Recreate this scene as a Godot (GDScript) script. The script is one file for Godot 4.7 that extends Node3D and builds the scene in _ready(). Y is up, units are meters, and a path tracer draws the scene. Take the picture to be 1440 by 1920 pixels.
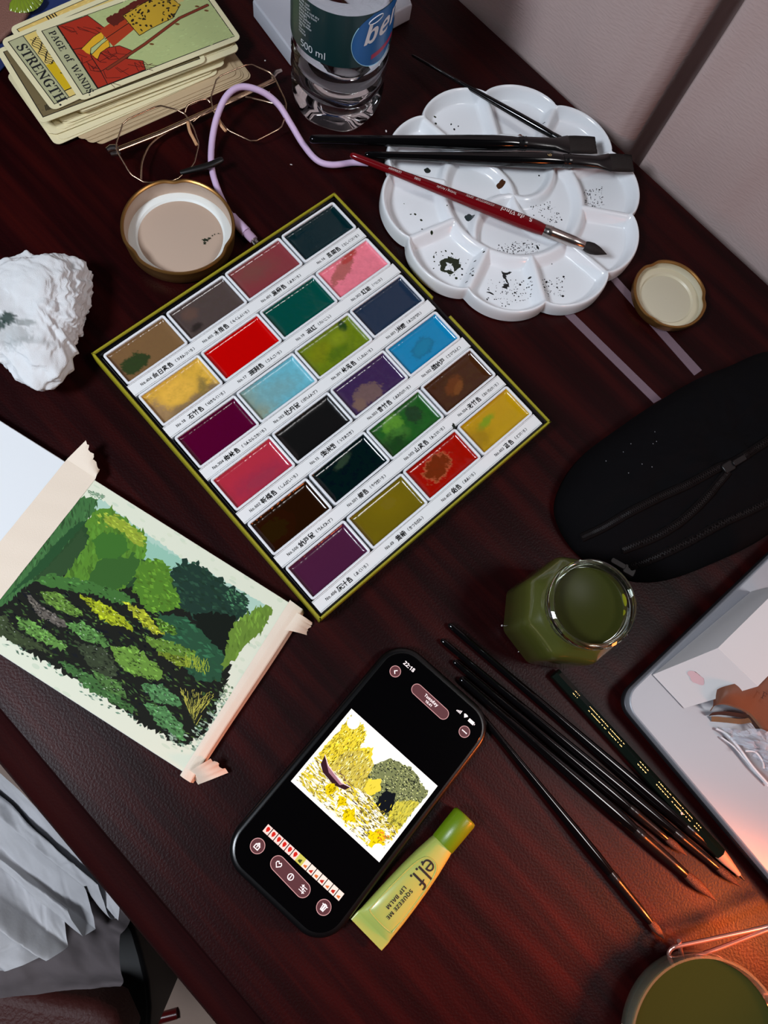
extends Node3D
# A painter's desk at night. Shapes are written in millimetres and committed in metres; y is up, the table top is y = 0.

const SMALL := 0.001
var used := {}
var M := {}
var rng := RandomNumberGenerator.new()
var noise := FastNoiseLite.new()


class Sh:
	# Collects triangles (corners given counter-clockwise seen from outside) in millimetres.
	var st := SurfaceTool.new()
	var g := 0
	var xf := Transform3D()
	var flip := false
	var col := Color.WHITE
	var uvr := Rect2()

	func _init() -> void:
		st.begin(Mesh.PRIMITIVE_TRIANGLES)

	func v(p: Vector3, uv: Vector2) -> void:
		if uvr.size.x > 0.0:
			uv = (Vector2(p.x, p.z) - uvr.position) / uvr.size
		st.set_color(col)
		st.set_uv(uv)
		st.add_vertex((xf * p) * 0.001)

	func tri(a: Vector3, b: Vector3, c: Vector3, ua := Vector2.ZERO, ub := Vector2.ZERO, uc := Vector2.ZERO) -> void:
		st.set_smooth_group(g)
		if flip:
			v(a, ua); v(b, ub); v(c, uc)
		else:
			v(a, ua); v(c, uc); v(b, ub)

	func quad(a: Vector3, b: Vector3, c: Vector3, d: Vector3, ua := Vector2(0, 1), ub := Vector2(1, 1), uc := Vector2(1, 0), ud := Vector2(0, 0)) -> void:
		tri(a, b, c, ua, ub, uc)
		tri(a, c, d, ua, uc, ud)

	func cap(poly: PackedVector2Array, y: float, up: bool) -> void:
		var ix := Geometry2D.triangulate_polygon(poly)
		g += 1
		for i in range(0, ix.size(), 3):
			var a := poly[ix[i]]; var b := poly[ix[i + 1]]; var c := poly[ix[i + 2]]
			var turn := (b - a).cross(c - a)
			if (turn > 0.0) == up:
				var t := b; b = c; c = t
			tri(Vector3(a.x, y, a.y), Vector3(b.x, y, b.y), Vector3(c.x, y, c.y))
		g += 1

	static func area(poly: PackedVector2Array) -> float:
		var s := 0.0
		for i in poly.size():
			s += poly[i].cross(poly[(i + 1) % poly.size()])
		return s

	static func inset(poly: PackedVector2Array, d: float) -> PackedVector2Array:
		# poly runs counter-clockwise seen from above (negative area in x, z)
		var out := PackedVector2Array()
		var n := poly.size()
		for i in n:
			var a := (poly[i] - poly[(i + n - 1) % n]).normalized()
			var b := (poly[(i + 1) % n] - poly[i]).normalized()
			var na := Vector2(a.y, -a.x); var nb := Vector2(b.y, -b.x)
			var m := (na + nb)
			m = m / maxf(0.35, m.length_squared()) * 2.0
			out.append(poly[i] + m * d)
		return out

	func prism(poly: PackedVector2Array, y0: float, y1: float, bevel := 0.0, steps := 1, bottom := true) -> void:
		if area(poly) > 0.0:
			poly.reverse()
		var rings := []
		if bevel > 0.0:
			for k in steps + 1:
				var t := PI / 2 * k / steps
				rings.append([1.0 - sin(t), y0 + bevel * (1.0 - cos(t))])
			for k in range(steps, -1, -1):
				var t := PI / 2 * k / steps
				rings.append([1.0 - sin(t), y1 - bevel * (1.0 - cos(t))])
		else:
			rings = [[0.0, y0], [0.0, y1]]
		var n := poly.size()
		var gs := PackedInt32Array()
		var cur := g + 2
		for i in n:
			var a := (poly[i] - poly[(i + n - 1) % n]).normalized()
			var b := (poly[(i + 1) % n] - poly[i]).normalized()
			if a.dot(b) < 0.8:
				cur += 1
			gs.append(cur)
		var last := []
		for r in rings:
			var ring := inset(poly, bevel * r[0]) if bevel > 0.0 else poly
			if last.size():
				for i in n:
					var j := (i + 1) % n
					g = gs[i]
					var p: PackedVector2Array = last[0]
					quad(Vector3(p[i].x, last[1], p[i].y), Vector3(p[j].x, last[1], p[j].y), Vector3(ring[j].x, r[1], ring[j].y), Vector3(ring[i].x, r[1], ring[i].y))
			last = [ring, r[1]]
		g = cur + 2
		cap(last[0], rings[-1][1], true)
		if bottom:
			cap(inset(poly, bevel * rings[0][0]) if bevel > 0.0 else poly, rings[0][1], false)

	func box(a: Vector3, b: Vector3, bevel := 0.0) -> void:
		prism(PackedVector2Array([Vector2(a.x, a.z), Vector2(b.x, a.z), Vector2(b.x, b.z), Vector2(a.x, b.z)]), a.y, b.y, bevel)

	func lathe(profile: Array, n := 48, at := Vector3.ZERO, wave: Variant = null) -> void:
		# profile: Vector2(radius, height), up the outside first
		var gs := [g + 1]
		for i in range(1, profile.size() - 1):
			var a: Vector2 = (profile[i] - profile[i - 1]).normalized()
			var b: Vector2 = (profile[i + 1] - profile[i]).normalized()
			gs.append(gs[-1] + (1 if a.dot(b) < 0.75 else 0))
		for i in profile.size() - 1:
			g = gs[i]
			for k in n:
				var q := []
				for c in [[k, i], [k + 1, i], [k + 1, i + 1], [k, i + 1]]:
					var ang: float = TAU * (int(c[0]) % n) / n
					var p: Vector2 = profile[c[1]]
					if wave != null:
						p = wave.call(ang, p)
					q.append(at + Vector3(p.x * cos(ang), p.y, -p.x * sin(ang)))
				var u0 := float(k) / n; var u1 := float(k + 1) / n
				var v0 := 1.0 - float(i) / (profile.size() - 1); var v1 := 1.0 - float(i + 1) / (profile.size() - 1)
				tri(q[0], q[1], q[2], Vector2(u0, v0), Vector2(u1, v0), Vector2(u1, v1))
				tri(q[0], q[2], q[3], Vector2(u0, v0), Vector2(u1, v1), Vector2(u0, v1))
		g = gs[-1] + 1

	func rings(rs: Array, cap0 := true, cap1 := true) -> void:
		# each ring a list of points, counter-clockwise seen from the far end looking back
		var m: int = rs[0].size()
		for j in rs.size() - 1:
			for i in m:
				var k := (i + 1) % m
				quad(rs[j][i], rs[j][k], rs[j + 1][k], rs[j + 1][i], Vector2(float(i) / m, float(j) / rs.size()), Vector2(float(i + 1) / m, float(j) / rs.size()), Vector2(float(i + 1) / m, float(j + 1) / rs.size()), Vector2(float(i) / m, float(j + 1) / rs.size()))
		for e in [[cap0, rs[0], true], [cap1, rs[-1], false]]:
			if e[0]:
				g += 1
				var c := Vector3.ZERO
				for p in e[1]:
					c += p
				c /= m
				for i in m:
					var k := (i + 1) % m
					if e[2]:
						tri(c, e[1][k], e[1][i])
					else:
						tri(c, e[1][i], e[1][k])
		g += 1

	func tube(path: Array, radii: Variant, m := 10, flat := 1.0, caps := true) -> void:
		# a round (or flattened) bar along a path; radii a number or one per point; flat scales the up direction
		var rs := []
		var side := Vector3.ZERO
		for j in path.size():
			var t: Vector3 = (path[mini(j + 1, path.size() - 1)] - path[maxi(j - 1, 0)]).normalized()
			if j == 0:
				side = t.cross(Vector3.UP if absf(t.y) < 0.9 else Vector3.RIGHT).normalized()
			side = (side - t * side.dot(t)).normalized()
			var up := side.cross(t)
			var r: float = radii[j] if radii is Array else radii
			var ring := []
			for i in m:
				var a := TAU * i / m
				ring.append(path[j] - side * cos(a) * r + up * sin(a) * r * flat)
			rs.append(ring)
		rings(rs, caps, caps)

	func grid(nu: int, nv: int, f: Callable, tint: Variant = null) -> void:
		# a sheet f(u, v); its front is on the side from which u runs right and v runs towards the viewer
		var ps := []
		var cs := []
		for j in nv + 1:
			for i in nu + 1:
				ps.append(f.call(float(i) / nu, float(j) / nv))
				cs.append(tint.call(float(i) / nu, float(j) / nv) if tint != null else Color.WHITE)
		st.set_smooth_group(g)
		for j in nv:
			for i in nu:
				var q := [j * (nu + 1) + i, j * (nu + 1) + i + 1, (j + 1) * (nu + 1) + i + 1, (j + 1) * (nu + 1) + i]
				for k in ([0, 1, 2, 0, 2, 3] if not flip else [0, 2, 1, 0, 3, 2]):
					var n: int = q[k]
					col = cs[n]
					v(ps[n], Vector2(float(n % (nu + 1)) / nu, float(n / (nu + 1)) / nv))
		col = Color.WHITE
		g += 1

	func mesh() -> ArrayMesh:
		st.index()
		st.generate_normals()
		return st.commit()


class Cv:
	# A picture drawn in millimetres: polygons, strokes and dabs of flat print or paint.
	var img: Image
	var s: float
	var o: Vector2
	var w: int
	var h: int
	var r := RandomNumberGenerator.new()
	var nz := FastNoiseLite.new()

	func _init(rect: Rect2, scale: float, back: Color) -> void:
		s = scale
		o = rect.position
		w = int(ceil(rect.size.x * s)); h = int(ceil(rect.size.y * s))
		img = Image.create(w, h, false, Image.FORMAT_RGBA8)
		img.fill(back)
		r.seed = 11
		nz.seed = 5
		nz.frequency = 0.25

	func poly(pts: Array, c: Color) -> void:
		var q := PackedVector2Array()
		var lo := INF; var hi := -INF
		for p in pts:
			var t: Vector2 = (p - o) * s
			q.append(t); lo = minf(lo, t.y); hi = maxf(hi, t.y)
		for y in range(maxi(0, int(floor(lo))), mini(h - 1, int(ceil(hi))) + 1):
			var yc := y + 0.5
			var xs := []
			for i in q.size():
				var a := q[i]; var b := q[(i + 1) % q.size()]
				if (a.y <= yc) != (b.y <= yc):
					xs.append(a.x + (yc - a.y) / (b.y - a.y) * (b.x - a.x))
			xs.sort()
			for i in range(0, xs.size() - 1, 2):
				var x0 := maxi(0, int(round(xs[i]))); var x1 := mini(w, int(round(xs[i + 1])))
				if x1 > x0:
					img.fill_rect(Rect2i(x0, y, x1 - x0, 1), c)

	func rough(pts: Array, c: Color, amp := 1.0, step := 1.2) -> void:
		# a polygon with a torn, brushed edge
		var q := []
		for i in pts.size():
			var a: Vector2 = pts[i]; var b: Vector2 = pts[(i + 1) % pts.size()]
			var n := maxi(1, int(a.distance_to(b) / step))
			for k in n:
				var p := a.lerp(b, float(k) / n)
				var e := Vector2(nz.get_noise_2d(p.x * 1.7, p.y * 1.7), nz.get_noise_2d(p.x * 1.7 + 70.0, p.y * 1.7)) * 1.7
				q.append(p + e * amp + Vector2(r.randf() - 0.5, r.randf() - 0.5) * amp * 0.5)
		poly(q, c)

	func disc(p: Vector2, rad: float, c: Color, rad2 := -1.0, turn := 0.0) -> void:
		var q := []
		for k in 20:
			var a := TAU * k / 20
			q.append(p + Vector2(cos(a) * rad, sin(a) * (rad if rad2 < 0.0 else rad2)).rotated(turn))
		poly(q, c)

	func stroke(pts: Array, wd: float, c: Color) -> void:
		for i in pts.size() - 1:
			var a: Vector2 = pts[i]; var b: Vector2 = pts[i + 1]
			var n := (b - a).normalized().orthogonal() * wd * 0.5
			poly([a + n, b + n, b - n, a - n], c)
			if wd * s > 2.5:
				disc(b, wd * 0.5, c)
				disc(a, wd * 0.5, c)

	func dabs(pts: Array, n: int, c: Color, size: float, dir: Vector2, vary := 0.15, long := 3.0) -> void:
		# short brush dabs scattered inside a polygon
		var box := Rect2(pts[0], Vector2.ZERO)
		var pv := PackedVector2Array()
		for p in pts:
			box = box.expand(p); pv.append(p)
		for k in n:
			var p := box.position + Vector2(r.randf(), r.randf()) * box.size
			var jit := (r.randf() - 0.5) * 2.0 * vary
			var turn := dir.rotated((r.randf() - 0.5) * 0.7)
			var len := size * long * (0.5 + r.randf())
			var tone := Color(clampf(c.r * (1.0 + jit), 0, 1), clampf(c.g * (1.0 + jit), 0, 1), clampf(c.b * (1.0 + jit), 0, 1))
			var wid := size * (0.5 + r.randf())
			if Geometry2D.is_point_in_polygon(p, pv):
				var d := turn * len * 0.5
				var e := turn.orthogonal() * wid * 0.5
				poly([p - d, p + e, p + d, p - e], tone)

	func tex() -> ImageTexture:
		img.generate_mipmaps()
		return ImageTexture.create_from_image(img)


func c8(r: float, g: float, b: float, a := 1.0) -> Color:
	return Color(r / 255.0, g / 255.0, b / 255.0, a)


func mat(c: Color, rough := 0.5, metal := 0.0) -> StandardMaterial3D:
	var m := StandardMaterial3D.new()
	m.albedo_color = c
	m.roughness = rough
	m.metallic = metal
	return m


func pane(c: Color, alpha := 0.06, rough := 0.03) -> StandardMaterial3D:
	var m := mat(Color(c.r, c.g, c.b, alpha), rough)
	m.transparency = BaseMaterial3D.TRANSPARENCY_ALPHA
	m.cull_mode = BaseMaterial3D.CULL_DISABLED
	return m


func picture(t: Texture2D, rough := 0.6) -> StandardMaterial3D:
	var m := mat(Color.WHITE, rough)
	m.albedo_texture = t
	return m


func matte(m: StandardMaterial3D) -> StandardMaterial3D:
	m.metallic_specular = 0.2
	return m


func tinted(rough := 0.5) -> StandardMaterial3D:
	var m := mat(Color.WHITE, rough)
	m.vertex_color_use_as_albedo = true
	return m


func bump(m: StandardMaterial3D, freq: float, depth: float, scale: float, kind := FastNoiseLite.TYPE_SIMPLEX_SMOOTH, oct := 3, side := 512) -> StandardMaterial3D:
	# fine relief: noise on three planes, scale repeats per metre
	var n := FastNoiseLite.new()
	n.noise_type = kind
	n.frequency = freq
	n.fractal_octaves = oct
	n.seed = 3
	var t := NoiseTexture2D.new()
	t.width = side; t.height = side
	t.seamless = true
	t.noise = n
	m.heightmap_enabled = true
	m.heightmap_texture = t
	m.heightmap_scale = depth
	m.uv1_triplanar = true
	m.uv1_scale = Vector3.ONE * scale
	return m


func numbered(called: String) -> String:
	var n: int = used.get(called, 0)
	used[called] = n + 1
	return called if n == 0 else "%s_%03d" % [called, n]


func tag(o: Node3D, label: String, category: String, group := "") -> void:
	o.set_meta("label", label)
	o.set_meta("category", category)
	if group:
		o.set_meta("group", group)


func thing(called: String, label: String, category: String, at := Vector3.ZERO, turn := 0.0, group := "") -> Node3D:
	var o := Node3D.new()
	o.name = numbered(called)
	add_child(o)
	o.position = at * SMALL
	o.rotation.y = turn
	tag(o, label, category, group)
	return o


func part(called: String, sh: Sh, m: Material, parent: Node3D, label := "") -> MeshInstance3D:
	var o := MeshInstance3D.new()
	o.name = called
	o.mesh = sh.mesh()
	o.material_override = m
	parent.add_child(o, true)
	if label:
		o.set_meta("label", label)
	return o


func single(called: String, sh: Sh, m: Material, label: String, category: String, at := Vector3.ZERO, turn := 0.0, group := "") -> MeshInstance3D:
	var o := part(numbered(called), sh, m, self)
	o.position = at * SMALL
	o.rotation.y = turn
	tag(o, label, category, group)
	return o


func structure(called: String, sh: Sh, m: Material, parent: Node3D = self) -> MeshInstance3D:
	var o := part(called, sh, m, parent)
	o.set_meta("kind", "structure")
	return o


func rounded(x0: float, x1: float, z0: float, z1: float, r: float, n := 5) -> PackedVector2Array:
	var out := PackedVector2Array()
	for c in [[x1 - r, z0 + r, -PI / 2], [x1 - r, z1 - r, 0.0], [x0 + r, z1 - r, PI / 2], [x0 + r, z0 + r, PI]]:
		for k in n + 1:
			var a: float = c[2] + PI / 2 * k / n
			out.append(Vector2(c[0] + cos(a) * r, c[1] + sin(a) * r))
	return out


func spline(pts: Array, n := 8, closed := false) -> Array:
	# a smooth curve through the points
	var out := []
	var m := pts.size()
	for i in (m if closed else m - 1):
		var a: Vector3 = pts[(i + m - 1) % m] if closed else pts[maxi(i - 1, 0)]
		var b: Vector3 = pts[i]
		var c: Vector3 = pts[(i + 1) % m]
		var d: Vector3 = pts[(i + 2) % m] if closed else pts[mini(i + 2, m - 1)]
		for k in n:
			out.append(b.cubic_interpolate(c, a, d, float(k) / n))
	if not closed:
		out.append(pts[-1])
	return out


func letters(sh: Sh, text: String, size: float, at: Transform3D, face := "Droid Sans", bold := false, italic := false, centre := false, bend: Variant = null) -> void:
	# flat lettering: size is the height of a capital in millimetres; at carries x = reading direction, y = up of the letters
	var f := SystemFont.new()
	f.font_names = PackedStringArray([face])
	f.font_weight = 700 if bold else 400
	f.font_italic = italic
	var t := TextMesh.new()
	t.font = f
	t.text = text
	t.font_size = 64
	t.pixel_size = size / 46.0
	t.depth = 0.0
	t.curve_step = 2.0
	t.horizontal_alignment = HORIZONTAL_ALIGNMENT_CENTER if centre else HORIZONTAL_ALIGNMENT_LEFT
	t.vertical_alignment = VERTICAL_ALIGNMENT_CENTER
	var a := t.get_mesh_arrays()
	if a.size() == 0:
		return
	var ps: PackedVector3Array = a[Mesh.ARRAY_VERTEX]
	var ix: PackedInt32Array = a[Mesh.ARRAY_INDEX]
	var keep := sh.xf
	sh.xf = keep * at if bend == null else keep
	for i in range(0, ix.size(), 3):
		var t3 := []
		for k in 3:
			var p := ps[ix[i + k]]
			if italic:
				p.x += p.y * 0.2
			p.z = 0.0
			t3.append(p)
		var todo := [t3]
		while todo.size():
			var q: Array = todo.pop_back()
			if bend != null:
				# split what is long, so that it follows the curve
				var e := 0
				for k in 3:
					if q[k].distance_to(q[(k + 1) % 3]) > q[e].distance_to(q[(e + 1) % 3]):
						e = k
				if q[e].distance_to(q[(e + 1) % 3]) > 1.6:
					var m: Vector3 = (q[e] + q[(e + 1) % 3]) * 0.5
					todo.append([q[e], m, q[(e + 2) % 3]])
					todo.append([m, q[(e + 1) % 3], q[(e + 2) % 3]])
					continue
				q = [bend.call(q[0]), bend.call(q[1]), bend.call(q[2])]
			# Godot's faces run clockwise
			sh.tri(q[0], q[2], q[1])
	sh.xf = keep


func flat_text(x: float, y: float, z: float, along := Vector2(1, 0)) -> Transform3D:
	# lettering that lies on a level surface and reads along that direction in x, z
	var r := Vector3(along.x, 0, along.y).normalized()
	var u := Vector3.UP.cross(r)
	return Transform3D(Basis(r, u, Vector3.UP), Vector3(x, y, z))


const GLYPHS := {
	"色": "3013 3161 6143 2329 2373 7376 2676 4346 2989 8986", "向": "4022 1319 1383 8389 3565 6568 6838 3835", "日": "2129 2181 8189 2585 2989",
	"葵": "1181 3022 6072 4315 5383 2565 1777 4419 5699", "木": "1383 5059 5318 5388", "蘭": "1181 3032 6062 1319 1343 5383 8389 3575 5459 3878",
	"亜": "1181 3139 6169 1484 1487 8487 1787 0999", "麻": "5051 1191 1208 2454 3339 3417 3447 6494 7379 7457 7497", "蒸": "1181 3032 6062 2363 6345 5448 1535 3518 8556 5689 1979",
	"栗": "1191 1215 1292 9295 1595 4145 6165 0797 5659 5719 5799", "石": "1191 5107 3585 3539 8589 3989", "竹": "2003 1242 3239 7053 6292 7279",
	"珊": "0131 0535 0939 2129 4149 4161 6169 7179 7191 9199 3595", "瑚": "0131 0535 0939 2129 3353 4047 3555 3557 3757 7179 7191 9199 7494 7696", "退": "1122 0535 2528 0899 4181 4148 4484 8186 4686 6698",
	"紅": "2103 0333 3316 1636 2639 1809 3848 5191 7179 4999", "緋": "2103 0333 3316 1636 2639 1809 3848 5159 7179 4353 4656 4959 7393 7696 7999", "梅": "0333 2029 2407 2436 5043 4292 5358 5383 8388 3696 5888",
	"紫": "2024 2242 0444 6064 6284 6494 4515 1565 1666 5659 2718 7888", "牡": "2111 0333 0636 2029 4393 6069 4999", "丹": "2127 2709 2181 8189 4244 0595",
	"鼠": "3011 1114 6191 9194 1494 2429 5459 3536 6566 3839 7479 7999", "苑": "1181 3032 6062 3305 3464 6408 5585 5558 5888 8587 5999", "浅": "0112 0415 0928 3383 3686 5059 5099 9096",
	"縹": "2103 0333 3316 1636 2639 1809 4191 4244 4292 9294 4494 5254 7274 4696 4999 6669", "新": "2021 0141 1213 3223 0444 0646 2429 2617 2637 8051 5158 5494 7479", "橋": "0333 2029 2407 2436 8041 4292 6242 6298 5484 4659 4696 9699 5787 5789",
	"薄": "1181 3032 6062 0314 0516 0928 3393 4446 4494 9497 4797 6269 3898", "葱": "1181 3032 6062 2304 2383 8387 4434 6447 0819 4858 4989 9898", "青": "1181 2272 0393 5054 2529 2575 7579 2777 2979",
	"錆": "2004 2042 1434 0636 2429 0949 5191 5292 4393 7074 5559 5595 9599 5797 5999", "納": "2103 0333 3316 1636 2639 1809 3848 5359 5393 9399 7045 7396", "戸": "1181 2327 2383 8386 2686 2709",
	"柳": "0333 2029 2407 2436 5141 4148 4857 6163 6359 7191 9196 7179 9686", "山": "4048 1418 1888 8488", "老": "1161 4044 0494 8109 4559 5989 8987 6547",
	"灰": "1191 2109 4446 8466 5459 5429 5499", "汁": "0112 0415 0928 3494 6069", "黄": "1181 3032 6062 0393 2428 2484 8488 2686 2888 5358 3819 6899",
	"橡": "0333 2029 2407 2436 6041 5181 8163 4494 4346 9396 6557 5769 6948 7699", "飴": "3004 3052 1333 1519 1545 4548 1747 1858 7053 5393 5559 5595 9599 5999", "鳶": "0181 5075 2131 2428 2474 7476 2676 2888 8889 8979 1819 3839 5859",
	"ひ": "1141 4126 2648 4877 7671 7186", "ま": "2272 2474 5057 5729 2947 4789", "わ": "2029 0333 3309 0655 5587 8759", "り": "2026 7077 7749", "い": "1117 1738 7186", "ろ": "2171 7125 2575 7587 8759 5939",
	"も": "4047 4779 7986 1363 1666", "く": "7024 2479", "ら": "4051 2227 2755 5587 8759 5929", "ん": "5019 1955 5568 6898", "あ": "1272 4048 6329 2906 0655 5587 8769", "む": "1262 3038 3828 2826 3879 7976 8284",
	"し": "2027 2749 4987", "せ": "0494 7077 7767 2128 2889", "き": "1282 1474 3078 2729 2979", "ち": "1272 4026 2675 7588 8849", "さ": "1282 4077 2729 2979", "た": "1161 3009 5484 5658 5898",
	"こ": "2282 2729 2989", "ご": "2282 2729 2989 8191", "う": "3051 2474 7487 8749", "べ": "0522 2298 7182", "に": "1119 4383 4748 4888", "め": "2147 4719 1915 5018 1555 5587 8769",
	"ぼ": "1119 4191 4494 7078 7848 4869", "ね": "2029 0333 3309 0655 5587 8797 7789", "ず": "0292 5056 5646 4654 5659 5939 8191", "お": "0252 3038 3808 0855 5587 8769 7293", "は": "1119 3383 6068 6838 3889", "な": "1252 3025 7294 7078 7858 5889",
	"だ": "1161 3009 5484 5658 5898 7182", "ば": "1119 3383 6068 6838 3889 8191", "す": "0292 5056 5646 4654 5659 5939", "ぎ": "1282 1474 3078 2729 2979 8191", "け": "1119 3383 7077 7749", "び": "1141 4126 2648 4877 7671 8191",
	"ど": "3045 7124 2427 2989 8191", "や": "0472 7285 8566 4052 2059", "つ": "1371 7184 8487 8749", "る": "2171 7125 2575 7587 8759 5947", "と": "3045 8124 2427 2989", "み": "1151 5118 1806 0696 7579", "(": "6042 4247 4769", ")": "3052 5257 5739",
}


func strokes(sh: Sh, word: String, x: float, y: float, z: float, size: float, step: float, pen: float) -> void:
	# brush-written characters lying flat, from their strokes; x, z is the middle of the left end
	for ch in word:
		for s in GLYPHS.get(ch, "").split(" ", false):
			var a := Vector2(int(s[0]), int(s[1])) / 9.0
			var b := Vector2(int(s[2]), int(s[3])) / 9.0
			a = Vector2(x, z - size * 0.5) + a * size
			b = Vector2(x, z - size * 0.5) + b * size
			var d := (b - a).normalized() * pen * 0.5
			var n := Vector2(d.y, -d.x)
			var q := [a - d + n, a - d - n, b + d - n * 0.8, b + d + n * 0.8]
			if Sh.area(PackedVector2Array(q)) > 0.0:
				q.reverse()
			sh.quad(Vector3(q[0].x, y, q[0].y), Vector3(q[1].x, y, q[1].y), Vector3(q[2].x, y, q[2].y), Vector3(q[3].x, y, q[3].y))
		x += step


func _ready() -> void:
	rng.seed = 7
	noise.seed = 4
	noise.frequency = 0.05
	# camera, surroundings, lights
	var cam := Camera3D.new()
	cam.name = "camera"
	cam.fov = 70.44
	cam.near = 0.01
	cam.far = 20.0
	cam.transform = Transform3D(Basis(Vector3(0.991823, 0.123217, 0.033248), Vector3(0, 0.260517, -0.965469), Vector3(-0.127624, 0.957574, 0.258386)), Vector3(0, 0.43, 0))
	add_child(cam)
	cam.current = true
	var env := Environment.new()
	env.background_mode = Environment.BG_COLOR
	env.background_color = c8(24, 22, 24)
	env.background_energy_multiplier = 1.0
	env.tonemap_mode = Environment.TONE_MAPPER_LINEAR
	env.tonemap_exposure = 1.75
	env.sdfgi_enabled = true
	env.ssao_enabled = true
	env.ssil_enabled = true
	var we := WorldEnvironment.new()
	we.name = "surroundings"
	we.environment = env
	add_child(we)
	area_light("window_side_light", Vector3(-0.62, 0.85, 0.12), Vector3(0.0, 0, -0.1), Vector2(0.22, 0.22), c8(236, 244, 255), 0.6)
	area_light("ceiling_light", Vector3(0.62, 1.3, -1.39), Vector3(0.1, 0, -0.25), Vector2(0.22, 0.22), c8(246, 249, 255), 3.7)
	area_light("room_light", Vector3(0.8, 1.3, 0.12), Vector3(0.1, 0, -0.1), Vector2(0.3, 0.3), c8(250, 248, 248), 0.36)
	var lamp := OmniLight3D.new()
	lamp.name = "warm_desk_light"
	lamp.position = Vector3(0.37, 0.13, 0.16)
	lamp.light_color = c8(255, 124, 58)
	lamp.light_energy = 0.012
	lamp.light_size = 0.02
	lamp.omni_range = 4.0
	lamp.omni_attenuation = 2.0
	lamp.shadow_enabled = true
	add_child(lamp)
	var spot := SpotLight3D.new()
	spot.name = "warm_lamp_beam"
	spot.light_color = c8(255, 120, 54)
	spot.light_energy = 0.15
	spot.light_size = 0.025
	spot.spot_range = 4.0
	spot.spot_attenuation = 2.0
	spot.spot_angle = 25.0
	spot.shadow_enabled = true
	add_child(spot)
	spot.look_at_from_position(Vector3(0.36, 0.13, 0.165), Vector3(0.175, 0, 0.13), Vector3.UP)
	materials()
	setting()
	paint_box()
	palette()
	painting()
	phone()
	bottle()
	cards()
	lids()
	water_jars()
	laptop_corner()
	bag()
	brushes()
	glasses_and_cable()
	lip_balm()
	tissue()
	small_things()


func area_light(called: String, at: Vector3, aim: Vector3, size: Vector2, c: Color, energy: float) -> void:
	var l := AreaLight3D.new()
	l.name = called
	l.area_size = size
	l.area_normalize_energy = true
	l.light_color = c
	l.light_energy = energy
	l.area_range = 6.0
	l.area_attenuation = 2.0
	l.shadow_enabled = true
	add_child(l)
	l.look_at_from_position(at, aim, Vector3.UP if absf((aim - at).normalized().y) < 0.98 else Vector3.RIGHT)


func materials() -> void:
	M.white_plastic = mat(c8(226, 229, 232), 0.35)
	M.label_paper = mat(c8(232, 233, 232), 0.6)
	M.ink = mat(c8(12, 12, 14), 0.7)
	M.black_gloss = mat(c8(9, 8, 9), 0.12)
	M.black_handle = mat(c8(6, 6, 7), 0.1)
	M.black_metal = mat(c8(14, 13, 14), 0.25)
	M.bristle_dark = bump(mat(c8(24, 14, 9), 0.7), 0.05, 0.04, 60.0)
	M.bristle_brown = bump(mat(c8(70, 36, 22), 0.55), 0.05, 0.04, 60.0)
	M.steel = mat(c8(190, 182, 178), 0.22, 1.0)
	M.gold_wire = mat(c8(206, 176, 148), 0.25, 1.0)
	M.gold_lid = mat(c8(150, 108, 58), 0.35, 0.8)
	M.olive_card = mat(c8(150, 142, 20), 0.5)
	M.clear = pane(Color.WHITE, 0.05)


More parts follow.
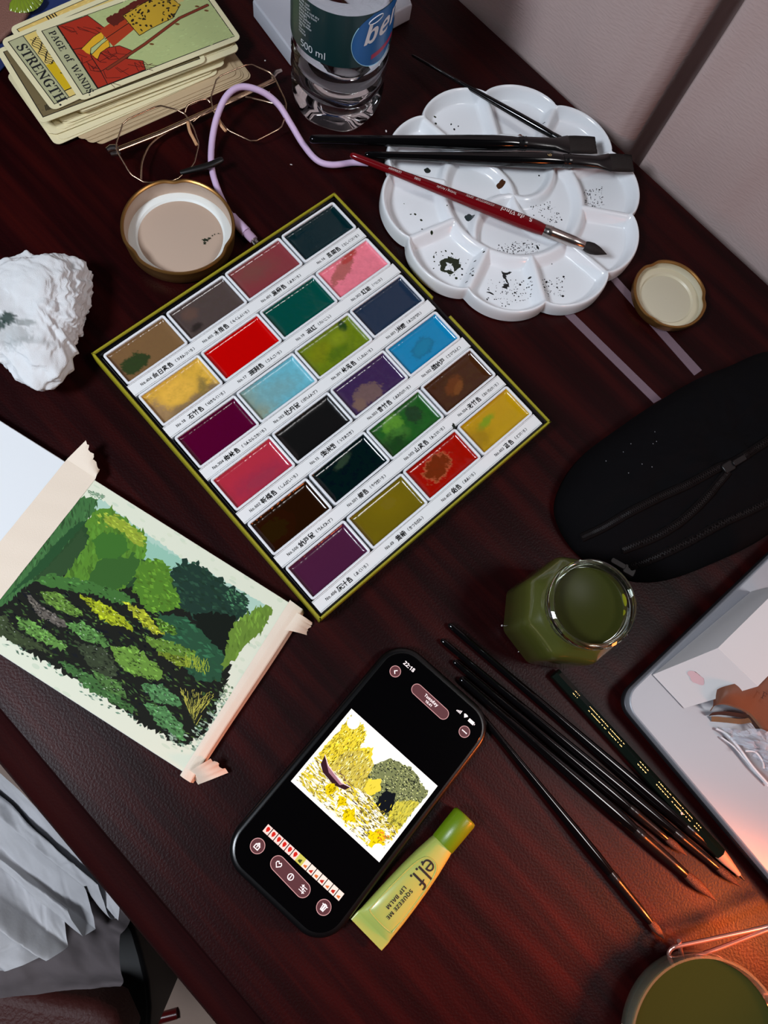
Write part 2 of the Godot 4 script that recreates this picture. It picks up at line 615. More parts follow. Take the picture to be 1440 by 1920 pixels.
func setting() -> void:
	# the table top with its rounded front moulding, along its own edge
	# frame table
	var wood := bump(mat(c8(40, 9, 9), 0.4), 0.06, 0.008, 18.0)
	var ramp := Gradient.new()
	ramp.offsets = PackedFloat32Array([0.0, 0.35, 0.6, 1.0])
	ramp.colors = PackedColorArray([c8(20, 2, 2), c8(29, 3, 4), c8(39, 5, 5), c8(52, 8, 6)])
	var gn := FastNoiseLite.new()
	gn.noise_type = FastNoiseLite.TYPE_SIMPLEX_SMOOTH
	gn.frequency = 0.006
	gn.fractal_octaves = 5
	gn.fractal_gain = 0.6
	gn.seed = 21
	var grain := NoiseTexture2D.new()
	grain.width = 1024; grain.height = 1024
	grain.seamless = true
	grain.noise = gn
	grain.color_ramp = ramp
	wood.detail_enabled = true
	wood.detail_albedo = grain
	wood.detail_blend_mode = BaseMaterial3D.BLEND_MODE_MIX
	wood.detail_uv_layer = BaseMaterial3D.DETAIL_UV_2
	wood.uv2_triplanar = true
	wood.uv2_scale = Vector3(0.45, 3.0, 9.0)
	wood.metallic_specular = 0.25
	M.wood = wood
	var table := thing("table", "dark maroon wooden table with grainy top and rounded front edge", "table", Vector3(-91.6, 0, 66.25), -0.8404)
	var top := Sh.new()
	top.box(Vector3(-900, -22, -562), Vector3(900, 0, 0))
	part("table_top", top, wood, table)
	var front := Sh.new()
	var prof := [Vector2(0, 0), Vector2(0.5, -0.35), Vector2(1.8, -3), Vector2(9, -9), Vector2(20, -14), Vector2(23, -19), Vector2(23.5, -30), Vector2(18, -36), Vector2(0, -38)]
	for i in prof.size() - 1:
		var a: Vector2 = prof[i]; var b: Vector2 = prof[i + 1]
		front.g = 1 + mini(i, 2)
		front.quad(Vector3(-900, b.y, b.x), Vector3(900, b.y, b.x), Vector3(900, a.y, a.x), Vector3(-900, a.y, a.x))
	var dark := wood.duplicate()
	dark.roughness = 0.6
	part("edge_moulding", front, dark, table)
	for x in [-800.0, 800.0]:
		for z in [-520.0, -60.0]:
			var leg := Sh.new()
			leg.box(Vector3(x - 30, -740, z - 30), Vector3(x + 30, -20, z + 30), 3.0)
			part("leg", leg, wood, table)
	# the curtain that hangs behind the far edge, with its deep fold
	var plan := [Vector2(-700, 10), Vector2(-520, 16), Vector2(-400, 8), Vector2(-300, 12), Vector2(-215, 16), Vector2(-168, 18), Vector2(-143, 16), Vector2(-130, 9), Vector2(-123, -4), Vector2(-121, -28), Vector2(-110, -40), Vector2(-92, -38), Vector2(-86, -20), Vector2(-96, -4), Vector2(-106, 3), Vector2(-107, 8), Vector2(-100, 10), Vector2(-60, 8), Vector2(0, 5), Vector2(90, 12), Vector2(200, 5), Vector2(330, 14), Vector2(480, 6)]
	var path := []
	for p in plan:
		path.append(Vector3(p.x, 0, p.y))
	var fine := spline(path, 10)
	var cur := Sh.new()
	var fall := func(u: float, v: float):
		var p: Vector3 = fine[int(round(u * (fine.size() - 1)))]
		var y: float = lerpf(620.0, -520.0, v)
		var sway := noise.get_noise_2d(p.x * 0.25, y * 0.06) * 5.0
		return Vector3(p.x, y, p.z + sway)
	cur.grid(fine.size() - 1, 40, fall)
	var cloth := bump(mat(c8(188, 167, 163), 0.9), 0.03, 0.02, 9.0, FastNoiseLite.TYPE_SIMPLEX_SMOOTH, 5)
	cloth.uv1_scale = Vector3(9, 30, 9)
	var curtain := thing("curtain", "pale greyish pink curtain with one deep fold behind the table", "curtain", Vector3.ZERO)
	var hung := part("drape", cur, cloth, curtain)
	curtain.transform = Transform3D(Basis(Vector3.UP, table.rotation.y), table.position) * Transform3D(Basis(), Vector3(0, 0, -0.592))
	# floor of stone tiles with joints
	var fl := Sh.new()
	fl.box(Vector3(-1500, -780, -1500), Vector3(1500, -747, 1500))
	var floor_node := structure("floor", fl, mat(c8(70, 60, 55), 0.8))
	var stone := bump(mat(c8(178, 152, 136), 0.55), 0.02, 0.03, 3.0)
	for i in 3:
		for j in 3:
			var t := Sh.new()
			t.box(Vector3(i * 400 - 798, 0, j * 400 - 398), Vector3(i * 400 - 402, 7, j * 400 - 2), 1.2)
			var o := part("tile", t, stone, floor_node)
			o.position = Vector3(-0.035, -0.747, 0.055)
			o.rotation.y = 0.25
	lap()


func lap() -> void:
	# folded white cloth, the dark seat under it and a black chair part, below the front edge
	var o := Vector3(-91.6, 0, 66.25)
	var turn := -0.8404
	var white := bump(mat(c8(196, 196, 199), 0.9), 0.02, 0.008, 30.0)
	var c := Sh.new()
	var hem := [Vector3(25.44, -200, 76.81), Vector3(38.13, -200, 90.8), Vector3(34.55, -200, 96.31), Vector3(6.45, -200, 82.14), Vector3(-0.7, -200, 91.29), Vector3(30.86, -200, 110.89), Vector3(28.19, -200, 117.45), Vector3(5, -200, 110.18), Vector3(6.15, -200, 120.11), Vector3(25.65, -200, 129.74), Vector3(21.43, -200, 139.68), Vector3(4.68, -200, 136.42), Vector3(18.53, -200, 145.87), Vector3(5.69, -200, 169.32), Vector3(-10.42, -200, 193.36)]
	var root0: Vector3 = Vector3(-280.04, -200, 84.78)
	var root1: Vector3 = Vector3(-184.05, -200, 218.4)
	var folds := func(u: float, v: float):
		var k := v * (hem.size() - 1.001)
		var i := int(k)
		var e: Vector3 = (hem[i] as Vector3).lerp(hem[i + 1], smoothstep(0.0, 1.0, k - i))
		var p := root0.lerp(root1, v).lerp(e, u)
		var deep := sin(v * 27.0 + 1.2) * 11.0 * (0.25 + 0.75 * u) + sin(v * 61.0 + u * 3.0) * 3.0 * u + 6.0 * sin(v * 13.0 + u * 5.0)
		p.y += deep - 24.0 * u * u + 8.0 * noise.get_noise_2d(p.x * 0.2, p.z * 0.6)
		if u > 0.9 and u < 0.915:
			p.y -= 1.2
		return p
	c.grid(110, 150, folds)
	var cloth_node := thing("draped_cloth", "white gathered cloth hanging in folds below the table's front edge", "cloth", o, turn)
	part("upper_layer", c, white, cloth_node)
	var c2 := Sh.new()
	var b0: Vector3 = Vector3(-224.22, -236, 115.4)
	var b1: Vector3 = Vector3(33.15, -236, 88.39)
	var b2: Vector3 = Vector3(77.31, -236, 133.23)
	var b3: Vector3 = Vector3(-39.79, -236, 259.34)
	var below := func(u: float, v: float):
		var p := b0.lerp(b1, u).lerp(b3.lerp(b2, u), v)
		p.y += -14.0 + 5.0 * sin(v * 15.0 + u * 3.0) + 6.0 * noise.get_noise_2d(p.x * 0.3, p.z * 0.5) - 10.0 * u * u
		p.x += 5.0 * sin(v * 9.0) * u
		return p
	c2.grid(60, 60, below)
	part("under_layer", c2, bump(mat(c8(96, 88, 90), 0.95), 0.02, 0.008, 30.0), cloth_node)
	var seat := Sh.new()
	var ring := []
	for p in [Vector3(10.35, -330, 226.33), Vector3(50.09, -330, 200.66), Vector3(78.63, -330, 180.12), Vector3(98.05, -330, 172.93), Vector3(125.97, -330, 180.12), Vector3(144.27, -330, 217.43), Vector3(61.25, -330, 295.2), Vector3(-13.86, -330, 251.96)]:
		ring.append(Vector2(p.x, p.z))
	seat.prism(PackedVector2Array(ring), -400.0, -330.0, 14.0, 4)
	single("cushion", seat, bump(mat(c8(66, 22, 17), 0.6), 0.02, 0.05, 20.0), "dark red brown cushion in shadow below the white cloth", "cushion", o, turn)
	var post := Sh.new()
	var pl := []
	for p in [Vector3(22.04, -420, 138.43), Vector3(39.77, -420, 140.41), Vector3(64.26, -420, 145.22), Vector3(87.73, -420, 154.73), Vector3(110.86, -420, 165.44), Vector3(130.67, -420, 178.86), Vector3(154.31, -420, 200.69), Vector3(126.96, -420, 226.66), Vector3(87.68, -420, 194.33), Vector3(54.97, -420, 166.49)]:
		pl.append(Vector2(p.x, p.z))
	post.prism(PackedVector2Array(pl), -740.0, -420.0, 5.0, 2)
	single("chair_leg", post, mat(c8(8, 7, 8), 0.5), "curved black chair leg standing on the tiled floor", "chair leg", o, turn)
	var peg := Sh.new()
	var a: Vector3 = Vector3(186.12, -735, 296.97)
	var b: Vector3 = Vector3(204.4, -735, 267.22)
	peg.tube([a, b], 7.0, 12)
	single("red_stick", peg, mat(c8(96, 12, 14), 0.3), "short dark red stick lying on the pale floor tiles", "stick", o, turn)


func stack(sh: Sh, poly: PackedVector2Array, steps: Array, cap0 := true, cap1 := true) -> void:
	# outlines set in by steps[i][0] at height steps[i][1], joined into one skin
	if Sh.area(poly) > 0.0:
		poly.reverse()
	var rs := []
	for s in steps:
		var q := Sh.inset(poly, s[0])
		var r := []
		for p in q:
			r.append(Vector3(p.x, s[1], p.y))
		rs.append(r)
	for j in rs.size() - 1:
		sh.g += 1
		sh.rings([rs[j], rs[j + 1]], false, false)
	if cap0:
		sh.cap(Sh.inset(poly, steps[0][0]), steps[0][1], false)
	if cap1:
		sh.cap(Sh.inset(poly, steps[-1][0]), steps[-1][1], true)


func part_mesh(called: String, m: Mesh, material: Material, parent: Node3D) -> MeshInstance3D:
	var o := MeshInstance3D.new()
	o.name = called
	o.mesh = m
	o.material_override = material
	parent.add_child(o, true)
	return o


# each pan: number, characters, reading, colour words, base colour, worked spots [u, v, radius u, radius v, turn, colour, softness], unevenness
func pan_list() -> Array:
	return [
		["No.404", "向日葵色", "(ひまわりいろ)", "ochre brown paint with a dark green smear", c8(122, 92, 60), [[0.25, 0.6, 0.23, 0.26, 0.0, c8(52, 64, 36), 0.12]], 0.1],
		["No.405", "木蘭色", "(もくらんいろ)", "greyish brown paint, dull and dry", c8(80, 68, 64), [[0.25, 0.3, 0.12, 0.2, 0.2, c8(96, 74, 66), 0.5], [0.2, 0.75, 0.1, 0.1, 0.0, c8(52, 44, 42), 0.5]], 0.15],
		["No.401", "亜麻色", "(あまいろ)", "dusty rose red paint", c8(132, 58, 62), [[0.35, 0.3, 0.3, 0.3, 0.2, c8(122, 70, 66), 0.9]], 0.05],
		["No.16", "蒸栗色", "(むしくりいろ)", "blackish teal paint at the box's far corner", c8(12, 34, 40), [], 0.05],
		["No.18", "石竹色", "(せきちくいろ)", "golden yellow paint with a muddy beige rim", c8(214, 168, 62), [[0.45, 0.98, 0.62, 0.3, 0.05, c8(138, 112, 78), 0.35], [0.05, 0.6, 0.2, 0.4, 0.4, c8(160, 128, 88), 0.4], [0.78, 0.72, 0.08, 0.3, 0.5, c8(142, 118, 62), 0.5], [0.45, 0.45, 0.3, 0.35, 0.1, c8(226, 176, 70), 0.3]], 0.5],
		["No.17", "珊瑚色", "(さんごいろ)", "bright scarlet red paint", c8(196, 8, 10), [], 0.08],
		["No.19", "退紅", "(たいこう)", "deep bluish green paint with chipped edge", c8(12, 74, 64), [], 0.1],
		["No.302", "紅緋", "(べにひ)", "pale pink paint with a red brown scrape", c8(232, 122, 138), [[0.36, 0.3, 0.3, 0.2, -0.35, c8(178, 96, 92), 0.15], [0.6, 0.08, 0.16, 0.1, -0.2, c8(176, 66, 62), 0.2]], 0.35],
		["No.304", "梅紫色", "(うめむらさきいろ)", "dark plum magenta paint", c8(84, 12, 46), [], 0.03],
		["No.303", "牡丹鼠", "(ぼたんねず)", "light sky blue paint greyed at one end", c8(104, 178, 194), [[0.05, 0.55, 0.26, 0.6, 0.0, c8(140, 150, 128), 0.8], [0.45, 0.5, 0.35, 0.3, 0.2, c8(116, 166, 172), 0.8]], 0.35],
		["No.301", "紫苑色", "(しおんいろ)", "mottled olive green paint with a dark green dab", c8(104, 124, 14), [[0.83, 0.14, 0.07, 0.18, 0.2, c8(34, 66, 22), 0.2], [0.3, 0.4, 0.25, 0.3, 0.0, c8(120, 128, 18), 0.6], [0.5, 0.7, 0.2, 0.2, 0.0, c8(84, 110, 16), 0.6], [0.65, 0.35, 0.15, 0.2, 0.0, c8(124, 140, 26), 0.6]], 0.5],
		["No.601", "浅縹", "(あさはなだ)", "dark slate blue paint", c8(32, 48, 70), [], 0.04],
		["No.602", "新橋色", "(しんばしいろ)", "crimson pink paint", c8(178, 48, 66), [[0.55, 0.75, 0.4, 0.25, 0.1, c8(158, 50, 72), 0.9]], 0.06],
		["No.15", "薄浅葱", "(うすあさぎ)", "near black green paint with wet ragged edges", c8(15, 20, 14), [], 0.35],
		["No.503", "青竹色", "(あおたけいろ)", "dark violet paint with a taupe scrape", c8(62, 42, 80), [[0.4, 0.68, 0.24, 0.3, 0.3, c8(112, 88, 86), 0.15], [0.18, 0.78, 0.1, 0.2, 0.3, c8(122, 96, 86), 0.3]], 0.25],
		["No.502", "錆納戸", "(さびなんど)", "bright cerulean blue paint", c8(14, 130, 178), [[0.48, 0.55, 0.22, 0.24, -0.2, c8(18, 104, 138), 0.25], [0.48, 0.55, 0.18, 0.18, -0.2, c8(14, 122, 160), 0.3]], 0.08],
		["No.506", "納戸鼠", "(なんどねず)", "blackish brown paint", c8(36, 13, 10), [[0.2, 0.5, 0.3, 0.4, 0.0, c8(42, 24, 12), 0.9]], 0.12],
		["No.501", "柳色", "(やなぎいろ)", "black green paint with a grey green stroke", c8(10, 22, 24), [[0.5, 0.22, 0.17, 0.1, -0.2, c8(44, 62, 46), 0.3]], 0.25],
		["No.505", "山葵色", "(わさびいろ)", "leaf green paint with light and dark dabs", c8(30, 88, 30), [[0.36, 0.25, 0.18, 0.26, 0.0, c8(88, 142, 44), 0.2], [0.3, 0.6, 0.2, 0.24, 0.2, c8(66, 118, 44), 0.35], [0.72, 0.4, 0.13, 0.26, -0.4, c8(30, 62, 34), 0.2], [0.15, 0.8, 0.25, 0.3, 0.0, c8(26, 66, 26), 0.5]], 0.6],
		["No.504", "老竹色", "(おいたけいろ)", "dark brown paint with a rusty dab", c8(68, 38, 14), [[0.42, 0.5, 0.18, 0.22, -0.4, c8(100, 52, 18), 0.25], [0.45, 0.62, 0.14, 0.1, -0.5, c8(116, 66, 26), 0.3]], 0.2],
		["No.406", "灰汁色", "(あくいろ)", "dull purple paint at the box's near corner", c8(76, 32, 60), [], 0.04],
		["No.49", "黄橡", "(きつるばみ)", "olive ochre paint", c8(112, 96, 14), [[0.6, 0.35, 0.3, 0.35, 0.2, c8(122, 104, 22), 0.8]], 0.12],
		["No.402", "飴色", "(あめいろ)", "deep red paint with a brown scraped patch", c8(160, 14, 12), [[0.43, 0.45, 0.27, 0.32, -0.3, c8(186, 92, 58), 0.1], [0.43, 0.45, 0.23, 0.27, -0.3, c8(116, 44, 16), 0.12]], 0.3],
		["No.403", "鳶色", "(とびいろ)", "mustard yellow paint with a green streak", c8(186, 146, 16), [[0.36, 0.36, 0.2, 0.11, -0.2, c8(128, 150, 28), 0.4], [0.15, 0.6, 0.15, 0.3, 0.0, c8(160, 124, 14), 0.8]], 0.1],
	]


func paint_box() -> void:
	# frame box
	var o := Vector3(-119.74, 14, -211.95) - Vector3(0, 14, 0)
	var turn := 0.6945
	var box := thing("paint_box", "black lacquered paint box with olive edges holding the watercolour pans", "paint box", o, turn)
	var w := 194.0; var d := 213.0; var h := 13.5
	var card = M.olive_card
	var base := Sh.new()
	base.box(Vector3(0, 0, 0), Vector3(w, 2.5, d), 0.3)
	part("box_base", base, M.black_gloss, box)
	for e in [[0.0, 1.5, 0.0, d, h], [0.0, w, 0.0, 1.5, h], [0.0, w, d - 1.5, d, h], [w - 1.5, w, 0.0, 100.0, h], [w - 1.5, w, 100.0, 117.0, 7.0], [w - 1.5, w, 117.0, d, h]]:
		var s := Sh.new()
		s.box(Vector3(e[0], 0.4, e[2]), Vector3(e[1], e[4], e[3]), 0.35)
		part("box_side", s, card, box, "olive outer side of the box")
	for e in [[1.5, 3.4, 1.5, d - 1.5], [w - 3.6, w - 1.5, 1.5, d - 1.5], [1.5, w - 1.5, 1.5, 3.7], [1.5, w - 1.5, d - 2.6, d - 1.5]]:
		var s := Sh.new()
		s.box(Vector3(e[0], 2.5, e[2]), Vector3(e[1], h - 1.0, e[3]), 0.4)
		part("lining", s, M.black_gloss, box)
	var smear := Sh.new()
	var blot := PackedVector2Array()
	for k in 18:
		blot.append((Vector2(142.61, 175.03)) + Vector2(cos(TAU * k / 18) * (1.0 + 0.3 * sin(k * 2.1)), sin(TAU * k / 18) * (2.0 + 0.4 * sin(k * 3.3))).rotated(0.5))
	smear.cap(blot, h - 1.2, true)
	part("paint_smear", smear, mat(c8(20, 30, 22), 0.4), box)
	var pans := pan_list()
	var tray := Sh.new()
	var pw := 45.9; var pd := 26.0; var top := 10.4
	var outline := rounded(0, pw, 0, pd, 2.2, 4)
	stack(tray, outline, [[1.4, 0.0], [0.9, 0.6], [0.3, top - 0.5], [0.5, top - 0.1], [0.9, top], [1.4, top], [1.8, top - 0.2], [2.3, top - 3.6]], true, true)
	var tray_mesh := tray.mesh()
	for r in 6:
		var z0 := 4.2 + r * 34.35
		# the white rail that carries the printed strip of this row
		var rail := Sh.new()
		rail.box(Vector3(3.0, 2.5, z0 + 26.3), Vector3(189.0, h - 2.2, z0 + 34.0), 0.3)
		part("rail", rail, M.white_plastic, box)
		var strip := Sh.new()
		strip.box(Vector3(2.3 + r * 0.15, h - 2.2, z0 + 25.7), Vector3(190.3 - absf(r - 2.0) * 0.4, h - 1.3, z0 + 34.2), 0.2)
		var sp := part("label_strip", strip, M.label_paper, box, "white printed strip")
		var ink := Sh.new()
		var y := h - 1.25
		for zz in [z0 + 26.3, z0 + 33.4]:
			ink.quad(Vector3(3.0, y, zz + 0.14), Vector3(188.5, y, zz + 0.14), Vector3(188.5, y, zz), Vector3(3.0, y, zz))
		for k in 4:
			var s: Array = pans[r * 4 + k]
			var x := 4.0 + k * 46.4
			letters(ink, s[0], 1.75, flat_text(x + 6.2, y, z0 + 30.1), "Droid Sans", true)
			var kanji: String = s[1]
			strokes(ink, kanji, x + 15.4, y, z0 + 30.0, 3.1, 3.7, 0.55)
			strokes(ink, s[2], x + 16.6 + kanji.length() * 3.7, y, z0 + 30.1, 1.8, 1.95, 0.32)
		part("lettering", ink, M.ink, sp)
		for k in 4:
			var s: Array = pans[r * 4 + k]
			var x := 4.0 + k * 46.4 + rng.randf_range(-0.25, 0.25)
			var local := Vector3(x, 2.6, z0 + rng.randf_range(-0.2, 0.3))
			var where: Vector3 = o + Basis(Vector3.UP, turn) * local
			var p := thing("paint_pan", "white pan of %s, labelled %s" % [s[3], s[0]], "paint pan", where, turn + rng.randf_range(-0.006, 0.006), "watercolour pans in the paint box")
			part_mesh("tray", tray_mesh, M.white_plastic, p)
			var base_c: Color = s[4].srgb_to_linear()
			var rough: float = s[6]
			var spots: Array = s[5]
			var seed_x := (r * 4 + k) * 37.0
			var paint := Sh.new()
			var nz := noise
			var skin := func(u: float, v: float):
				var px := lerpf(1.95, pw - 1.95, u)
				var pz := lerpf(1.95, pd - 1.95, v)
				var e := minf(minf(px - 1.95, pw - 1.95 - px), minf(pz - 1.95, pd - 1.95 - pz))
				var yy := top - 3.0 + 1.7 * exp(-e / 1.3)
				yy += nz.get_noise_2d(px * 3.0 + seed_x, pz * 3.0) * (0.04 + 0.08 * rough) + nz.get_noise_2d(px * 12.0 + seed_x, pz * 12.0) * 0.03 * rough
				yy += 1.0 * maxf(0.0, nz.get_noise_2d(px * 7.0 + seed_x, 90.0)) * exp(-(pz - 1.95) / 1.6) * (0.3 + rough)
				return Vector3(px, minf(yy, top - 0.3), pz)
			var tint := func(u: float, v: float):
				var c := base_c
				var n1 := nz.get_noise_2d(u * 160.0 + seed_x, v * 90.0)
				var n2 := nz.get_noise_2d(u * 500.0 + seed_x, v * 280.0)
				for b in spots:
					var q := Vector2((u - b[0]) * 1.75, v - b[1]).rotated(-b[4])
					var dd := Vector2(q.x / (b[2] * 1.75), q.y / b[3]).length() + n1 * 0.35 + n2 * 0.22
					var sc: Color = b[5]
					c = c.lerp(sc.srgb_to_linear(), 1.0 - smoothstep(1.0 - b[6], 1.0 + b[6], dd))
				return c * (1.0 + (n1 * 0.5 + n2 * 0.3) * rough * 0.7)
			paint.grid(64, 38, skin, tint)
			var pm = M.get("paint%d" % int(rough > 0.3), null)
			if pm == null:
				pm = tinted(0.16 if rough <= 0.3 else 0.28)
				M["paint%d" % int(rough > 0.3)] = pm
			part("paint", paint, pm, p)


func palette() -> void:
	# frame pal
	var pal := thing("palette", "white flower shaped ceramic palette with ten petals and paint specks", "palette", Vector3(155.8, 0, -345))
	var cv := Cv.new(Rect2(-98, -98, 196, 196), 6.0, c8(228, 231, 234))
	var green := c8(30, 40, 22)
	var dark := c8(24, 28, 28)
	# green blot and the specks round it, then the other specks of dried paint
	cv.rough([Vector2(-54.46, 51.58), Vector2(-49.66, 48.22), Vector2(-40.45, 49.2), Vector2(-40.57, 57.08), Vector2(-44.77, 59.35), Vector2(-45.88, 53.21), Vector2(-49.93, 53.01), Vector2(-51.78, 59.69), Vector2(-54.3, 58.79)], green, 1.2)
	cv.rough([Vector2(-54.3, 58.79), Vector2(-48.4, 58.5), Vector2(-43.84, 59.3), Vector2(-47.13, 61.92), Vector2(-50.37, 60.65)], green, 0.9)
	cv.rough([Vector2(-11.69, 57.3), Vector2(-9.36, 58.64), Vector2(-4.58, 57.79), Vector2(-6.08, 59.93), Vector2(-8.53, 60.05), Vector2(-6.34, 67.79), Vector2(-8.52, 71.59), Vector2(-12.13, 70.11), Vector2(-10.03, 67.14), Vector2(-7.43, 67.43), Vector2(-10.54, 61.81)], dark, 0.8, 0.8)
	for b in [Vector3(-56.9, 0, 45.49), Vector3(-58.36, 0, 48.68), Vector3(-58.17, 0, 52.19), Vector3(-59.01, 0, 57.58), Vector3(-52.76, 0, 44.23), Vector3(-49.76, 0, 43.44), Vector3(-45.41, 0, 45.29), Vector3(-39.08, 0, 57), Vector3(-32.75, 0, 59.37), Vector3(-34.87, 0, 63.38), Vector3(-39.37, 0, 61.55), Vector3(-43.6, 0, 64.42), Vector3(-34.16, 0, 66.63), Vector3(-38.08, 0, 70.28), Vector3(-30.42, 0, 52.43), Vector3(-60.38, 0, 34.17), Vector3(-25.07, 0, 47.98), Vector3(16.2, 0, 37.76), Vector3(-1.61, 0, 44.65), Vector3(1.6, 0, 44.9), Vector3(-6.17, 0, 42.36), Vector3(23.38, 0, 12.7), Vector3(15.7, 0, 11.42), Vector3(27.14, 0, 4.1), Vector3(22.74, 0, -22.49), Vector3(36, 0, 13.91), Vector3(25.61, 0, 49.99), Vector3(20.38, 0, 64.48), Vector3(27.62, 0, 68.3), Vector3(33.27, 0, 59.7), Vector3(24.04, 0, 65.97), Vector3(18.46, 0, 68.72), Vector3(31.14, 0, 74.96), Vector3(-21.77, 0, 74.63), Vector3(-16.57, 0, 79.48), Vector3(-23.06, 0, 79.76), Vector3(1.2, 0, 67.45), Vector3(5.71, 0, 69.71), Vector3(-3.09, 0, 73.8), Vector3(0.14, 0, 79.78), Vector3(7.15, 0, 64.07), Vector3(-12.88, 0, 84.38), Vector3(-77.33, 0, 7.09), Vector3(-73.03, 0, 15.41), Vector3(-69.86, 0, 15.21), Vector3(-65.79, 0, 19.66), Vector3(-81.51, 0, 28.02), Vector3(-71.42, 0, 33.33), Vector3(-65.59, 0, 27.09), Vector3(-48.54, 0, 12.16), Vector3(-51.42, 0, -68.5), Vector3(-51.14, 0, -62.7), Vector3(-39.77, 0, -62.95), Vector3(-34.54, 0, -61.76), Vector3(-50.66, 0, -53.48), Vector3(-37.67, 0, -58.71), Vector3(13.18, 0, -72.86), Vector3(28.67, 0, -64.67)]:
		var rr := cv.r.randf_range(0.35, 1.05)
		cv.disc(Vector2(b.x, b.z), rr, dark if b.x > -40.0 else green, rr * cv.r.randf_range(0.5, 1.0), cv.r.randf() * 3.0)
	for e in [[Vector2(16.2, 37.76), 1.6, 0.8], [Vector2(-19.94, 74.96), 2.2, 0.6], [Vector2(-1.64, 45.08), 1.7, 0.6]]:
		cv.disc(e[0], e[1], dark, e[2], 1.2 if e[1] < 2.0 else 0.5)
	for e in [[Vector2(-29.74, -50.55), 2.6, c8(120, 62, 26)], [Vector2(11.76, -56.22), 2.0, c8(84, 46, 34)], [Vector2(-7.34, -10.94), 2.4, c8(70, 42, 26)], [Vector2(-59.44, -21.53), 2.2, c8(40, 46, 44)], [Vector2(-31.79, 16.52), 2.9, c8(44, 56, 58)]]:
		for k in 5:
			cv.disc(e[0] + Vector2.from_angle(k * 2.4) * e[1] * 0.35, e[1] * 0.8, e[2], e[1] * 0.65, k * 0.9)
	for zone in [[[Vector2(-11.42, 36.72), Vector2(8.12, 31.37), Vector2(19.34, 35.02), Vector2(14.68, 43.79), Vector2(-6.54, 47.02), Vector2(-14.67, 42.18)], 230], [[Vector2(13.35, 4.98), Vector2(28.78, -2.66), Vector2(37.15, 12.3), Vector2(28.6, 19.38), Vector2(21.58, 11.06)], 150], [[Vector2(55.79, -13.45), Vector2(70.29, -16.71), Vector2(70.17, 1.36), Vector2(61.58, 6.37), Vector2(54.54, -2.11)], 150], [[Vector2(16.76, 62.58), Vector2(34.24, 59.66), Vector2(32.73, 74.27), Vector2(22.79, 78.81), Vector2(15.98, 70.89)], 70], [[Vector2(-22.88, 64.46), Vector2(9.14, 62.94), Vector2(7.84, 77.41), Vector2(-9.69, 86.26), Vector2(-22.21, 80.73)], 120], [[Vector2(-58.64, 43.5), Vector2(-30.93, 46.2), Vector2(-30.33, 64.81), Vector2(-39.86, 69.34), Vector2(-57.56, 57.92)], 60]]:
		var pv := PackedVector2Array(zone[0])
		var box := Rect2(pv[0], Vector2.ZERO)
		for p in pv:
			box = box.expand(p)
		for k in zone[1]:
			var p := box.position + Vector2(cv.r.randf(), cv.r.randf()) * box.size
			if Geometry2D.is_point_in_polygon(p, pv):
				var rr := cv.r.randf_range(0.12, 0.55)
				cv.disc(p, rr, c8(46, 48, 50), rr * cv.r.randf_range(0.5, 1.0), cv.r.randf() * 3.0)
	var m := picture(cv.tex(), 0.16)
	var edge := func(a: float) -> float:
		var t := fposmod((rad_to_deg(a) - 8.2) / 36.0, 1.0)
		return 86.0 + 8.4 * pow(sin(PI * t), 0.62)
	var high := func(r: float, a: float, rim: float) -> float:
		var t := fposmod((rad_to_deg(a) - 8.2) / 36.0 + 0.5, 1.0) - 0.5
		var wall := func(d: float, top: float, floor_y: float) -> float:
			return lerpf(floor_y, top, 1.0 - smoothstep(0.9, 6.6, d)) - 0.35 * smoothstep(0.3, 1.2, d)
		var low := 3.6 if r > 50.0 else 4.4
		var y: float = wall.call(rim - r, 12.5, low)
		if r > 47.0:
			y = maxf(y, wall.call(absf(r * sin(deg_to_rad(t * 36.0))) + maxf(0.0, 50.0 - r) * 2.0, 11.2, low))
		y = maxf(y, wall.call(absf(r - 50.0), 10.4, low))
		if r < 51.0:
			for k in 4:
				var bend := a - (PI * 0.5 * k - 2.5) - (1.0 - r / 50.0) * 0.9 * (1.0 if k != 1 else 1.5)
				y = maxf(y, wall.call(absf(r * sin(clampf(wrapf(bend, -PI, PI), -PI / 2, PI / 2))), 9.8, low))
		return y
	var s := Sh.new()
	s.flip = true
	s.uvr = Rect2(-98, -98, 196, 196)
	var dish := func(u: float, v: float):
		var a: float = u * TAU
		var rim: float = edge.call(a)
		var t: float = v * 1.06
		if t <= 1.0:
			var r := rim * t
			return Vector3(r * cos(a), high.call(r, a, rim), r * sin(a))
		var k := (t - 1.0) / 0.06
		var r2 := rim + 1.2 * sin(k * PI * 0.6)
		return Vector3(r2 * cos(a), 12.5 - 0.4 - k * k * 10.5, r2 * sin(a))
	s.grid(420, 116, dish)
	var foot := PackedVector2Array()
	for i in 210:
		var a := TAU * i / 210
		foot.append(Vector2(cos(a), sin(a)) * (edge.call(a) + 1.0))
	s.cap(foot, 1.4, false)
	part("palette_body", s, m, pal)
	var f := Sh.new()
	f.lathe([Vector2(60, 0), Vector2(62, 1.5), Vector2(58, 1.5), Vector2(58, 0)], 60)
	part("foot_ring", f, M.white_plastic, pal)


